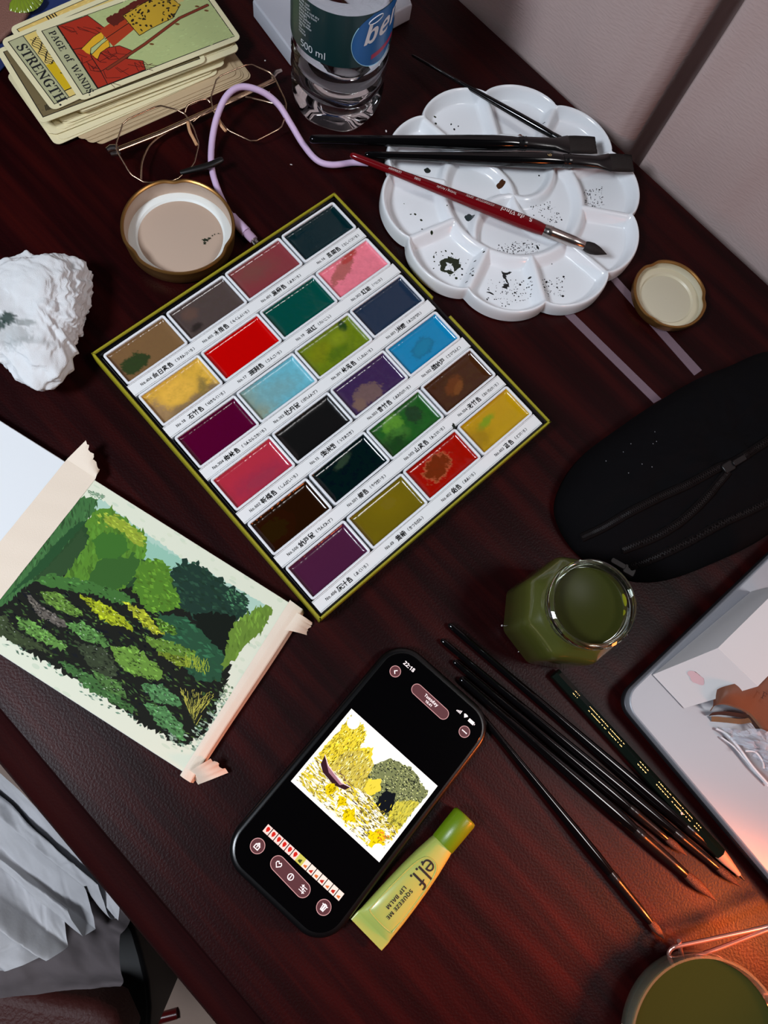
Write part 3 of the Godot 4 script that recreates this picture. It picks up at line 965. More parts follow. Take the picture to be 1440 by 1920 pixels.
func painting() -> void:
	# a painting block whose picture is framed by masking tape, on the left of the box
	# frame pad
	var o := Vector3(-156.23, 8, -34.54) - Vector3(0, 8, 0)
	var turn := -0.5779
	var pad := thing("painting_block", "white paper block with a green garden painting framed by masking tape", "painting", o, turn)
	var blk := Sh.new()
	blk.box(Vector3(-230, 0, -106), Vector3(120, 7.4, 0.5), 0.4)
	part("paper_block", blk, mat(c8(226, 230, 232), 0.8), pad)
	var cream := c8(224, 228, 206)
	var cv := Cv.new(Rect2(-62, -106, 180, 107), 8.0, cream)
	var dir := (Vector2(51.62, -47.39) - Vector2(14.4, -47.48)).normalized()
	var up := (Vector2(-11.83, -92.09) - Vector2(26.96, -40.7)).normalized()
	for k in 260:
		# pale stains of wash on the border
		var p := Vector2(cv.r.randf_range(-60, 118), cv.r.randf_range(-106, 1))
		cv.disc(p, cv.r.randf_range(0.8, 3.0), c8(220, 226, 200).lerp(c8(206, 218, 194), cv.r.randf()), cv.r.randf_range(0.5, 1.2), dir.angle())
	cv.rough([Vector2(-11.83, -92.09), Vector2(-9.08, -98.69), Vector2(25.45, -95.73), Vector2(52.44, -94.37), Vector2(78.14, -96.88), Vector2(93.12, -97.21), Vector2(108.08, -97.54), Vector2(102.38, -87.95), Vector2(88.65, -79.35), Vector2(36.41, -76.45), Vector2(-3.13, -86.66)], c8(176, 208, 190), 0.8)
	cv.rough([Vector2(27.77, -92.53), Vector2(52.44, -94.37), Vector2(74.96, -94.86), Vector2(77.23, -87.17), Vector2(44.13, -78.32), Vector2(31.84, -82.72)], c8(150, 196, 174), 1.5)
	cv.rough([Vector2(-11.34, -81.32), Vector2(-4.16, -85.99), Vector2(31.84, -82.72), Vector2(50.37, -82.29), Vector2(70.93, -83.19), Vector2(94.97, -83.31), Vector2(100.99, -63.55), Vector2(74.99, -56.13), Vector2(34.08, -51.03), Vector2(-2.17, -39.96), Vector2(-14.51, -29.21), Vector2(-12.19, -60.61)], c8(42, 72, 40), 1.2)
	# ground wash
	cv.rough([Vector2(-17.1, -23.2), Vector2(-11.45, -38.51), Vector2(-2.34, -51.76), Vector2(21.48, -57.91), Vector2(40.37, -66.88), Vector2(60, -68.8), Vector2(78.18, -72.79), Vector2(98.17, -76.41), Vector2(111.35, -52.74), Vector2(113.68, -42.91), Vector2(117.22, -23.06), Vector2(111.74, -10.38), Vector2(93.01, -8.52), Vector2(71.19, -8.87), Vector2(50.27, -9.83), Vector2(22.62, -8.1), Vector2(2.25, -8.11), Vector2(-17.22, -8.74), Vector2(-21.63, -16)], c8(27, 29, 24), 1.6)
	cv.dabs([Vector2(-12.02, -7.72), Vector2(0.75, -10), Vector2(52.26, -11.04), Vector2(92.66, -11), Vector2(112.12, -15.95), Vector2(112.68, -46.5), Vector2(117.81, -45.43), Vector2(119.46, -13.65), Vector2(112.06, -7.9), Vector2(67.91, -5.53), Vector2(10.62, -4.89), Vector2(-12.44, -4.63)], 500, c8(104, 134, 112), 1.0, dir, 0.25, 2.4)
	cv.dabs([Vector2(95.36, -7.25), Vector2(110.79, -17.85), Vector2(112.32, -44.89), Vector2(114.78, -52.02), Vector2(118.12, -42.83), Vector2(119.46, -13.65), Vector2(112.06, -7.9)], 160, c8(150, 172, 150), 1.3, dir, 0.2, 2.0)
	var water: Array = [Vector2(-12.19, -26.3), Vector2(-9.9, -36.54), Vector2(9.37, -44.3), Vector2(46.32, -58.72), Vector2(82.48, -66.63), Vector2(104.81, -60.14), Vector2(113.68, -42.91), Vector2(115.5, -19.33), Vector2(107.4, -10.45), Vector2(73.18, -10.07), Vector2(20.42, -10.93), Vector2(-12.78, -8.66)]
	cv.dabs(water, 420, c8(50, 74, 40), 1.1, dir, 0.4, 3.0)
	cv.dabs(water, 260, c8(18, 20, 26), 1.0, dir, 0.3, 4.0)
	cv.dabs(water, 160, c8(84, 112, 52), 0.8, dir, 0.3, 3.0)
	# trunk at the left edge, shade and the big tree
	cv.rough([Vector2(-20.33, -92.12), Vector2(-9.96, -97.8), Vector2(-7.12, -91.97), Vector2(-7.47, -82.26), Vector2(-10.71, -50.94), Vector2(-11.28, -36.4), Vector2(-15.77, -19.69), Vector2(-21.63, -16), Vector2(-19.12, -42.56), Vector2(-20.74, -73.64)], c8(66, 112, 62), 1.2)
	cv.dabs([Vector2(-20.33, -92.12), Vector2(-9.96, -97.8), Vector2(-7.12, -91.97), Vector2(-7.47, -82.26), Vector2(-10.71, -50.94), Vector2(-11.28, -36.4), Vector2(-15.77, -19.69), Vector2(-19.12, -42.56), Vector2(-20.74, -73.64)], 260, c8(62, 104, 58), 1.1, up, 0.25, 4.0)
	cv.rough([Vector2(-7.24, -83.98), Vector2(-7.81, -72.67), Vector2(-9.14, -48.93), Vector2(-15.28, -30.19), Vector2(-17.1, -23.2), Vector2(-15, -39.23), Vector2(-13.33, -66.02), Vector2(-10.54, -80.26)], c8(40, 78, 44), 0.7)
	cv.rough([Vector2(-6.11, -78.44), Vector2(0.4, -74.88), Vector2(3.64, -61.62), Vector2(0.99, -49.39), Vector2(-9.42, -43.52), Vector2(-7.13, -63.86)], c8(48, 76, 44), 1.0)
	cv.rough([Vector2(-6.96, -82.59), Vector2(-6.09, -92.65), Vector2(0.12, -96.71), Vector2(16.07, -95.96), Vector2(26.22, -94.66), Vector2(31.87, -85.83), Vector2(33.31, -74.48), Vector2(33.84, -63.49), Vector2(23.75, -54.87), Vector2(11.73, -50.98), Vector2(2.38, -49.52), Vector2(2.62, -60.97), Vector2(0.91, -75.21)], c8(88, 136, 44), 1.4)
	cv.dabs([Vector2(-6.96, -82.59), Vector2(-6.09, -92.65), Vector2(0.12, -96.71), Vector2(16.07, -95.96), Vector2(26.22, -94.66), Vector2(31.87, -85.83), Vector2(33.31, -74.48), Vector2(33.84, -63.49), Vector2(23.75, -54.87), Vector2(11.73, -50.98), Vector2(2.38, -49.52), Vector2(0.91, -75.21)], 380, c8(84, 130, 44), 1.8, up, 0.18, 3.0)
	cv.rough([Vector2(12.77, -73.58), Vector2(17.39, -79.62), Vector2(24.34, -76.38), Vector2(25.39, -83.22), Vector2(31.57, -81.01), Vector2(34.28, -69.03), Vector2(30.12, -60.39), Vector2(15.9, -54.37), Vector2(12.3, -64.12)], c8(56, 98, 42), 1.2)
	cv.rough([Vector2(2.96, -76.53), Vector2(4.95, -84.04), Vector2(15.82, -87.94), Vector2(22.55, -82.94), Vector2(19.45, -74.79), Vector2(11.25, -69.54)], c8(62, 112, 42), 1.2)
	cv.rough([Vector2(-0.59, -91.47), Vector2(4.98, -94.3), Vector2(16.85, -94.89), Vector2(26.09, -93.79), Vector2(28.39, -87.47), Vector2(22.3, -87.44), Vector2(11.4, -89.78), Vector2(3.62, -87.88)], c8(146, 166, 52), 1.2)
	cv.dabs([Vector2(-5.29, -91.58), Vector2(3.79, -95.91), Vector2(16.07, -95.96), Vector2(26.09, -93.79), Vector2(28.39, -87.47), Vector2(22.3, -87.44), Vector2(11.4, -89.78), Vector2(-0.51, -85.21)], 130, c8(160, 178, 62), 0.9, dir, 0.2, 3.0)
	# second tree, dark trees and the black mass
	cv.rough([Vector2(32.99, -81.15), Vector2(40.16, -88.05), Vector2(48.64, -85.78), Vector2(54.91, -79.1), Vector2(62.71, -78.75), Vector2(66.75, -73.05), Vector2(60.49, -63.92), Vector2(52.92, -59.91), Vector2(39.06, -64.55), Vector2(33.31, -74.48)], c8(82, 128, 40), 1.8)
	cv.dabs([Vector2(32.99, -81.15), Vector2(40.16, -88.05), Vector2(48.64, -85.78), Vector2(54.91, -79.1), Vector2(62.71, -78.75), Vector2(66.75, -73.05), Vector2(60.49, -63.92), Vector2(52.92, -59.91), Vector2(39.06, -64.55), Vector2(33.31, -74.48)], 170, c8(96, 142, 44), 1.4, dir, 0.25, 2.0)
	cv.rough([Vector2(48.64, -85.78), Vector2(52.29, -94.58), Vector2(61.25, -98.14), Vector2(70.63, -96.72), Vector2(82.08, -95.56), Vector2(93.48, -96.68), Vector2(99.9, -89.39), Vector2(96.76, -78.48), Vector2(106.54, -59.77), Vector2(99.95, -58.59), Vector2(87.03, -66.53), Vector2(75.78, -69.8), Vector2(65.71, -72.39)], c8(32, 56, 46), 2.2)
	cv.dabs([Vector2(48.64, -85.78), Vector2(52.29, -94.58), Vector2(61.25, -98.14), Vector2(70.63, -96.72), Vector2(82.08, -95.56), Vector2(93.48, -96.68), Vector2(99.9, -89.39), Vector2(96.76, -78.48), Vector2(87.03, -66.53), Vector2(75.78, -69.8), Vector2(65.71, -72.39)], 300, c8(38, 66, 50), 1.6, dir, 0.3, 2.2)
	cv.dabs([Vector2(81.39, -94.36), Vector2(93.12, -97.21), Vector2(98.48, -91.5), Vector2(92.49, -84.74), Vector2(81.85, -87.06)], 70, c8(70, 120, 84), 1.1, dir, 0.25, 2.0)
	cv.rough([Vector2(74.7, -71.35), Vector2(80.92, -77.48), Vector2(94.97, -83.31), Vector2(99.22, -77.06), Vector2(106.02, -59.45), Vector2(96.12, -61.99), Vector2(84.26, -64.08)], c8(20, 26, 20), 1.6)
	cv.rough([Vector2(56.74, -60.83), Vector2(70.9, -68.23), Vector2(87.74, -65.51), Vector2(99.95, -62.91), Vector2(105.84, -56.48), Vector2(107.53, -47.58), Vector2(96.55, -42.28), Vector2(81.37, -47.13), Vector2(65.33, -53.03)], c8(42, 80, 56), 1.6)
	cv.dabs([Vector2(56.74, -60.83), Vector2(70.9, -68.23), Vector2(87.74, -65.51), Vector2(99.95, -62.91), Vector2(107.53, -47.58), Vector2(96.55, -42.28), Vector2(81.37, -47.13)], 130, c8(46, 92, 62), 1.6, dir, 0.3, 2.5)
	cv.rough([Vector2(106.18, -53.83), Vector2(100.99, -63.55), Vector2(96.4, -79), Vector2(101.32, -91.78), Vector2(106.12, -97.06), Vector2(111.14, -97.95), Vector2(112.25, -84.44), Vector2(110.1, -76.47)], c8(104, 136, 52), 1.4)
	cv.dabs([Vector2(106.18, -53.83), Vector2(100.99, -63.55), Vector2(96.4, -79), Vector2(101.32, -91.78), Vector2(106.12, -97.06), Vector2(111.14, -97.95), Vector2(112.25, -84.44), Vector2(110.1, -76.47)], 120, c8(110, 146, 54), 1.4, up, 0.2, 3.0)
	# bushes along the bank and the pads on the water
	for e in [[[Vector2(-10.24, -40.76), Vector2(-5.58, -48.2), Vector2(7.03, -53.23), Vector2(21.48, -57.91), Vector2(35.71, -60.94), Vector2(44.84, -60.75), Vector2(39.45, -55.87), Vector2(21.47, -51.94), Vector2(3.83, -43.75)], c8(66, 112, 52)], [[Vector2(-3.77, -38.2), Vector2(4.98, -42.26), Vector2(23.7, -40.12), Vector2(20.82, -36.12), Vector2(3.81, -34.18)], c8(96, 132, 54)], [[Vector2(-10.34, -33.32), Vector2(1.21, -31.82), Vector2(17.82, -31.35), Vector2(20.06, -28.43), Vector2(4.02, -26.33)], c8(98, 92, 84)],
		[[Vector2(14.4, -47.48), Vector2(31.31, -50.75), Vector2(43.89, -49.84), Vector2(51.77, -47.19), Vector2(40.01, -43.05), Vector2(27.48, -43.95)], c8(160, 174, 34)], [[Vector2(36.94, -57.25), Vector2(49.11, -58.99), Vector2(67.95, -53.93), Vector2(62.26, -51.11), Vector2(47.23, -53.4)], c8(168, 176, 46)], [[Vector2(56.81, -58.66), Vector2(70.37, -60.54), Vector2(72.89, -57), Vector2(63.89, -55.04)], c8(96, 140, 46)],
		[[Vector2(-5.84, -20.15), Vector2(2.57, -22.54), Vector2(26.61, -21.81), Vector2(27.46, -18.8), Vector2(13.64, -15.89), Vector2(0.3, -16.11)], c8(96, 140, 66)], [[Vector2(18.19, -30.87), Vector2(27.19, -36.49), Vector2(42.4, -35.88), Vector2(45.96, -33.08), Vector2(33.47, -28.19)], c8(86, 132, 66)], [[Vector2(47.33, -33.22), Vector2(57.06, -39.96), Vector2(77.74, -37.79), Vector2(79.88, -32.78), Vector2(66.7, -26.8), Vector2(56.1, -27.31)], c8(104, 144, 58)],
		[[Vector2(57.88, -46.94), Vector2(71.59, -52.57), Vector2(87.5, -55.21), Vector2(88.92, -51.07), Vector2(71.77, -44.06)], c8(98, 134, 50)], [[Vector2(69.02, -43.79), Vector2(86.51, -50.3), Vector2(89.31, -46.32), Vector2(84.18, -43.17)], c8(112, 132, 40)], [[Vector2(72.53, -24.8), Vector2(81.28, -30.83), Vector2(96.81, -29.88), Vector2(96.28, -26.12), Vector2(83.79, -21.29)], c8(82, 132, 80)], [[Vector2(79.11, -17.76), Vector2(90.55, -21.96), Vector2(105.74, -18.87), Vector2(110.08, -12.72), Vector2(94.32, -12.67)], c8(80, 128, 76)],
		[[Vector2(27.79, -12.68), Vector2(45.99, -15.5), Vector2(76.48, -13.44), Vector2(77.21, -10.47), Vector2(51.34, -8.41)], c8(66, 106, 56)], [[Vector2(28.12, -25.58), Vector2(46.04, -31), Vector2(57.53, -25.38), Vector2(58.8, -17.79), Vector2(43.83, -18.36)], c8(56, 66, 46)], [[Vector2(44.55, -17.41), Vector2(62.79, -20.24), Vector2(72.4, -15.06), Vector2(57.93, -13.12)], c8(80, 118, 60)], [[Vector2(-18.55, -12.19), Vector2(-9.76, -17.69), Vector2(-2.27, -13.8), Vector2(10.31, -14.53), Vector2(23.62, -14.31), Vector2(10.35, -8.92), Vector2(-13.96, -6.51)], c8(58, 70, 44)]]:
		var pts: Array = e[0]
		cv.rough(pts, e[1], 1.3)
		cv.dabs(pts, 110, e[1], 1.0, dir, 0.4, 2.6)
		cv.dabs(pts, 40, (e[1] as Color).darkened(0.45), 0.7, dir, 0.2, 3.0)
		cv.dabs(pts, 18, (e[1] as Color).lightened(0.4), 0.5, dir, 0.2, 2.0)
	# tall yellow grass at the near corner
	for k in 150:
		var t := cv.r.randf()
		var root: Vector2 = (Vector2(110.81, -21.92)).lerp(Vector2(103.05, -26.79), cv.r.randf())
		var tip: Vector2 = (Vector2(87.35, -36.65)).lerp(Vector2(110.61, -45.24), t)
		var a := root.lerp(tip, cv.r.randf() * 0.8)
		var b := a.lerp(tip, 0.25)
		cv.stroke([a, b], 0.35, c8(176, 172, 74) if k % 3 else c8(50, 56, 30))
	for k in 60:
		var a: Vector2 = (Vector2(87.26, -45.06)).lerp(Vector2(101.35, -48.03), cv.r.randf()) + up * cv.r.randf() * 6.0
		cv.stroke([a, a + up.rotated(cv.r.randf_range(-0.6, 0.6)) * 3.0], 0.35, c8(150, 168, 54))
	cv.dabs([Vector2(108.92, -49.84), Vector2(116.14, -50.02), Vector2(118.38, -36.06), Vector2(112.26, -36.5)], 50, c8(120, 142, 110), 1.0, dir, 0.2, 2.0)
	for k in 14:
		var a: Vector2 = (Vector2(-25.34, -97.68)).lerp(Vector2(-9.66, -101.54), cv.r.randf())
		cv.dabs([a, a + Vector2(3, 0), a + Vector2(2, 3)], 14, c8(120, 150, 120), 0.5, dir)
	var sheet := Sh.new()
	sheet.uvr = Rect2(-62, -106, 180, 107)
	sheet.quad(Vector3(-33, 7.46, 0.3), Vector3(118, 7.46, 0.3), Vector3(118, 7.46, -105.8), Vector3(-33, 7.46, -105.8))
	part("painted_picture", sheet, matte(picture(cv.tex(), 0.7)), pad)
	# masking tape: a flat strip with a torn upright end, and one that curls down over the right side
	var tape := bump(mat(c8(232, 216, 196), 0.6), 0.05, 0.006, 40.0)
	tape.backlight_enabled = true
	tape.backlight = c8(40, 34, 28)
	var t1 := Sh.new()
	var l := [Vector2(-39.07, -107.51), Vector2(-18.46, -106.98), Vector2(-27.99, -34.95), Vector2(-40.05, -50.01)]
	var tl: Vector2 = l[0]; var tr: Vector2 = l[1]
	var ax := Vector2(0, 1)
	var strip := func(u: float, v: float):
		var p: Vector2 = tl.lerp(tr, u) + ax * (v * 108.0)
		return Vector3(p.x, 7.75 + 0.25 * sin(v * 40.0 + u * 3.0) * 0.3, p.y)
	t1.grid(8, 60, strip)
	part("masking_tape", t1, tape, pad)
	var t2 := Sh.new()
	var tab := [Vector2(-35.15, -122.14), Vector2(-18.83, -111.46)]
	var torn := func(u: float, v: float):
		var a: Vector2 = tl.lerp(tr, u)
		var b: Vector2 = tab[0].lerp(tab[1], u)
		var p := a.lerp(b, v)
		return Vector3(p.x + v * v * 0.8 * sin(u * 17.0), 7.8 + 5.0 * v - 5.5 * v * v * u, p.y + v * v * sin(u * 25.0) * 0.8)
	t2.grid(14, 10, torn)
	part("torn_tape_end", t2, tape, pad)
	var t3 := Sh.new()
	var over := func(u: float, v: float):
		var z := lerpf(-107.0, 3.0, v)
		var bulge := 1.0 + 0.35 * sin(v * 5.0 + 0.6)
		var pr := [Vector2(116.0 + 2.0 * v, 7.7), Vector2(118.5, 7.9), Vector2(120.5, 7.9), Vector2(124.0 + bulge, 6.6), Vector2(124.4 + bulge * 1.0, 3.0), Vector2(124.8 + bulge * 1.5, 0.4)]
		var k := minf(u * 5.0, 4.999)
		var q: Vector2 = (pr[int(k)] as Vector2).lerp(pr[int(k) + 1], k - int(k))
		return Vector3(q.x, q.y + 0.15 * sin(v * 31.0), z + (u - 0.5) * 0.8)
	t3.grid(20, 40, over)
	part("masking_tape", t3, tape, pad)
	for e in [[[Vector3(121.92, 7, -103.45), Vector3(121.84, 7, -91), Vector3(134.39, 3, -96.48), Vector3(133.58, 2, -103.96)], 0.5], [[Vector3(121.14, 7, -1.65), Vector3(128.53, 0, 2.74), Vector3(138.52, 5, -11.14), Vector3(127.07, 9, -12.78)], 0.9]]:
		var t4 := Sh.new()
		var c: Array = e[0]
		var curl: float = e[1]
		var flap := func(u: float, v: float):
			var a: Vector3 = c[0].lerp(c[1], v)
			var b: Vector3 = c[3].lerp(c[2], v)
			var p := a.lerp(b, u)
			return p + Vector3(0.6 * sin(v * 20.0) * u * u, sin(u * PI) * 5.0 * curl - 2.0 * u * v, 0.7 * sin(v * 13.0) * u * u)
		t4.grid(14, 12, flap)
		part("torn_tape_end", t4, tape, pad)


func phone() -> void:
	# frame phone
	var o := Vector3(86.81, 9, -13.4) - Vector3(0, 9, 0)
	var turn := -2.3122
	var ph := thing("phone", "black smartphone in a black case showing a bright garden picture", "phone", o, turn)
	var zc := -2.3
	var body := Sh.new()
	body.prism(rounded(-3.0, 147.5, zc - 38.0, zc + 38.0, 17.0, 12), 0.0, 9.0, 3.0, 5)
	part("case", body, mat(c8(8, 8, 9), 0.28), ph)
	var glass := Sh.new()
	glass.prism(rounded(0.6, 144.2, zc - 34.6, zc + 34.6, 13.0, 12), 8.6, 9.3, 0.3, 2)
	part("glass_front", glass, mat(c8(3, 3, 4), 0.08), ph)
	# the lit picture: a pond garden
	var q := [Vector2(46.33, 29.42), Vector2(46.09, -34.06), Vector2(96.11, -34.3), Vector2(96.34, 29.26)]
	var x0 := 46.2; var x1 := 96.2; var z0 := zc - 31.8; var z1 := zc + 31.8
	var cv := Cv.new(Rect2(x0, z0, x1 - x0, z1 - z0), 9.0, c8(255, 252, 240))
	var at := func(u: float, v: float) -> Vector2:
		return Vector2(x0 + v * (x1 - x0), z1 - u * (z1 - z0))
	var area := func(list: Array) -> Array:
		var out := []
		for p in list:
			out.append(at.call(p[0], p[1]))
		return out
	var right := Vector2(0, -1); var down := Vector2(1, 0)
	var m := 0.035
	var left_trees: Array = area.call([[m, 0.05], [0.16, 0.05], [0.24, 0.1], [0.28, 0.24], [0.36, 0.16], [0.44, 0.3], [0.5, 0.5], [0.3, 0.68], [m, 0.62]])
	cv.rough(left_trees, c8(226, 202, 60), 1.2)
	cv.dabs(left_trees, 520, c8(216, 190, 44), 0.6, down, 0.25, 5.0)
	cv.dabs(left_trees, 420, c8(96, 78, 22), 0.35, down, 0.3, 5.0)
	cv.dabs(left_trees, 160, c8(255, 246, 150), 0.5, down, 0.05, 3.0)
	var reeds: Array = area.call([[0.18, 0.42], [0.3, 0.26], [0.46, 0.3], [0.56, 0.46], [0.62, 0.6], [0.4, 0.68], [0.18, 0.62]])
	cv.rough(reeds, c8(206, 186, 80), 1.0)
	cv.dabs(reeds, 260, c8(150, 128, 50), 0.4, down, 0.4, 7.0)
	cv.dabs(reeds, 120, c8(84, 66, 30), 0.35, down, 0.3, 6.0)
	cv.dabs(reeds, 90, c8(255, 248, 190), 0.4, down, 0.1, 6.0)
	var dark_trees: Array = area.call([[0.46, 0.3], [0.52, 0.14], [0.62, 0.08], [0.74, 0.05], [0.86, 0.09], [0.965, 0.12], [0.965, 0.45], [0.8, 0.62], [0.6, 0.56], [0.48, 0.44]])
	cv.rough(dark_trees, c8(120, 124, 82), 1.2)
	cv.dabs(dark_trees, 360, c8(150, 152, 96), 0.7, right, 0.4, 1.6)
	cv.dabs(dark_trees, 420, c8(36, 40, 34), 0.6, right, 0.4, 2.0)
	cv.dabs(dark_trees, 120, c8(236, 232, 170), 0.5, right, 0.1, 1.6)
	cv.rough(area.call([[0.66, 0.4], [0.76, 0.36], [0.82, 0.52], [0.76, 0.66], [0.68, 0.58]]), c8(18, 20, 26), 1.0)
	var willow: Array = area.call([[0.8, 0.42], [0.9, 0.3], [0.965, 0.26], [0.965, 0.66], [0.84, 0.66]])
	cv.rough(willow, c8(206, 190, 66), 1.0)
	cv.dabs(willow, 200, c8(186, 176, 70), 0.5, down, 0.3, 6.0)
	cv.dabs(willow, 70, c8(96, 92, 36), 0.35, down, 0.3, 5.0)
	cv.rough(area.call([[0.5, 0.44], [0.58, 0.36], [0.64, 0.44], [0.6, 0.56], [0.52, 0.56]]), c8(230, 206, 66), 0.8)
	# water with white glints, the dark boat and yellow water plants
	var pond: Array = area.call([[m, 0.6], [0.3, 0.64], [0.6, 0.56], [0.85, 0.64], [0.965, 0.62], [0.965, 0.8], [0.9, 0.96], [m, 0.95]])
	cv.rough(pond, c8(236, 226, 190), 0.8)
	cv.dabs(pond, 420, c8(110, 92, 44), 0.6, right, 0.4, 4.0)
	cv.dabs(pond, 460, c8(206, 182, 46), 0.9, right, 0.2, 4.0)
	cv.dabs(pond, 200, c8(255, 252, 244), 0.8, right, 0.02, 6.0)
	cv.dabs(area.call([[m, 0.08], [0.3, 0.3], [0.6, 0.4], [0.965, 0.5], [0.965, 0.95], [m, 0.95]]), 420, c8(196, 170, 40), 0.55, down, 0.35, 3.0)
	cv.dabs(area.call([[0.5, 0.6], [0.965, 0.56], [0.965, 0.9], [0.7, 0.9]]), 160, c8(96, 84, 40), 0.5, right, 0.4, 4.0)
	cv.dabs(area.call([[0.1, 0.6], [0.36, 0.58], [0.62, 0.64], [0.8, 0.78], [0.7, 0.78], [0.4, 0.68], [0.1, 0.68]]), 60, c8(92, 62, 58), 0.5, right, 0.4, 6.0)
	cv.poly(area.call([[0.08, 0.56], [0.16, 0.62], [0.34, 0.66], [0.42, 0.63], [0.4, 0.69], [0.3, 0.73], [0.16, 0.71], [0.1, 0.66]]), c8(52, 26, 34))
	cv.poly(area.call([[0.12, 0.6], [0.2, 0.635], [0.36, 0.66], [0.34, 0.69], [0.2, 0.67]]), c8(160, 112, 124))
	cv.stroke(area.call([[0.08, 0.56], [0.16, 0.62], [0.34, 0.66], [0.42, 0.63]]), 0.5, c8(232, 206, 210))
	for e in [[0.56, 0.86, 0.07], [0.86, 0.84, 0.09], [0.44, 0.8, 0.05], [0.3, 0.78, 0.05]]:
		var clump: Array = area.call([[e[0] - e[2], e[1]], [e[0], e[1] - e[2] * 1.3], [e[0] + e[2], e[1]], [e[0], e[1] + e[2] * 1.3]])
		cv.rough(clump, c8(240, 206, 14), 1.2)
		cv.dabs(clump, 70, c8(190, 160, 10), 0.6, down, 0.3, 3.0)
	cv.dabs(area.call([[0.84, 0.74], [0.94, 0.74], [0.92, 0.84], [0.84, 0.82]]), 36, c8(236, 130, 40), 0.6, right, 0.2, 2.5)
	for e in [[0.09, 0.1, 3.6], [0.93, 0.92, 3.4]]:
		cv.disc(at.call(e[0], e[1]), e[2], c8(255, 255, 252))
	for f in [[[0, 0], [1, 0], [1, m], [0, m]], [[0, 0.965], [1, 0.965], [1, 1], [0, 1]], [[0, 0], [0.022, 0], [0.022, 1], [0, 1]], [[0.978, 0], [1, 0], [1, 1], [0.978, 1]]]:
		cv.poly(area.call(f), c8(255, 250, 246))
	var tex := cv.tex()
	var lit := mat(Color.BLACK, 0.1)
	lit.emission_enabled = true
	lit.emission_texture = tex
	lit.emission = Color.BLACK
	lit.emission_energy_multiplier = 0.72
	var scr := Sh.new()
	scr.uvr = Rect2(x0, z0, x1 - x0, z1 - z0)
	var y := 9.36
	scr.quad(Vector3(x0, y, z1), Vector3(x1, y, z1), Vector3(x1, y, z0), Vector3(x0, y, z0))
	part("screen_picture", scr, lit, ph, "glowing garden picture")
	# the small lit controls round it
	var glow := func(c: Color, k: float) -> StandardMaterial3D:
		var g := mat(Color.BLACK, 0.2)
		g.emission_enabled = true
		g.emission = c
		g.emission_energy_multiplier = k
		return g
	var dim: StandardMaterial3D = glow.call(c8(96, 56, 60), 0.62)
	var rim: StandardMaterial3D = glow.call(c8(214, 158, 158), 0.62)
	var white: StandardMaterial3D = glow.call(c8(255, 236, 238), 0.75)
	var pill := func(a: Vector2, b: Vector2, r: float) -> void:
		for e in [[r, y, rim, "button_outline"], [r - 0.35, y + 0.02, dim, "button"]]:
			var s := Sh.new()
			var pv := PackedVector2Array()
			var d := (b - a).angle() if a.distance_to(b) > 0.1 else 0.0
			for k in 13:
				pv.append(b + Vector2.from_angle(d - PI / 2 + PI * k / 12) * e[0])
			for k in 13:
				pv.append(a + Vector2.from_angle(d + PI / 2 + PI * k / 12) * e[0])
			s.cap(pv, e[1], true)
			part(e[3], s, e[2], ph)
	pill.call(Vector2(14.41, 23.97), Vector2(14.41, 23.97), 3.3)
	pill.call(Vector2(13.99, -27.58), Vector2(13.99, -27.58), 3.3)
	pill.call(Vector2(13.93, 7.95), Vector2(14.26, -12), 3.3)
	pill.call(Vector2(131.12, 21.13), Vector2(131.12, 21.13), 4.0)
	pill.call(Vector2(131.04, -25.53), Vector2(131.04, -25.53), 4.0)
	pill.call(Vector2(130.67, 7.13), Vector2(131.66, -11.49), 4.0)
	var s := Sh.new()
	var y2 := y + 0.05
	var line := func(pts: Array, wd: float) -> void:
		for i in pts.size() - 1:
			var a: Vector2 = pts[i]; var b: Vector2 = pts[i + 1]
			var e := (b - a).normalized() * wd * 0.5
			var n := e.orthogonal()
			var r := PackedVector2Array([a - e + n, b + e + n, b + e - n, a - e - n])
			s.cap(r, y2, true)
	var mk := func(c: Vector2, list: Array, k: float) -> Array:
		# icon drawn in a square: x to the right, y down as one reads the phone
		var out := []
		for p in list:
			out.append(c + Vector2(p[1], -p[0]) * k)
		return out
	line.call(mk.call(Vector2(14.41, 23.97), [[0.4, -0.8], [-0.4, 0], [0.4, 0.8]], 1.3), 0.55)
	for k in [-1.2, 0.0, 1.2]:
		line.call(mk.call(Vector2(13.99, -27.58), [[k - 0.25, 0], [k + 0.25, 0]], 1.0), 0.6)
	var share := Vector2(131.12, 21.13)
	line.call(mk.call(share, [[-0.5, -0.3], [-1, -0.3], [-1, 1.2], [1, 1.2], [1, -0.3], [0.5, -0.3]], 1.3), 0.5)
	line.call(mk.call(share, [[0, 0.5], [0, -1.2]], 1.3), 0.5)
	line.call(mk.call(share, [[-0.6, -0.7], [0, -1.3], [0.6, -0.7]], 1.3), 0.45)
	var heart := Vector2(130.88, 6.56)
	line.call(mk.call(heart, [[0, 1.1], [-1.1, 0], [-1.1, -0.6], [-0.6, -1], [0, -0.5], [0.6, -1], [1.1, -0.6], [1.1, 0], [0, 1.1]], 1.4), 0.45)
	var info := Vector2(131.18, -2.4)
	var circ := []
	for k in 17:
		circ.append([cos(TAU * k / 16) * 1.1, sin(TAU * k / 16) * 1.1])
	line.call(mk.call(info, circ, 1.4), 0.45)
	line.call(mk.call(info, [[0, -0.1], [0, 0.6]], 1.4), 0.5)
	line.call(mk.call(info, [[0, -0.6], [0, -0.5]], 1.4), 0.5)
	var slid := Vector2(131.47, -11.32)
	for k in [-0.9, 0.0, 0.9]:
		line.call(mk.call(slid, [[-1.2, k], [1.2, k]], 1.4), 0.35)
		line.call(mk.call(slid, [[k * 0.7, k - 0.3], [k * 0.7, k + 0.3]], 1.4), 0.6)
	var bin := Vector2(131.04, -25.53)
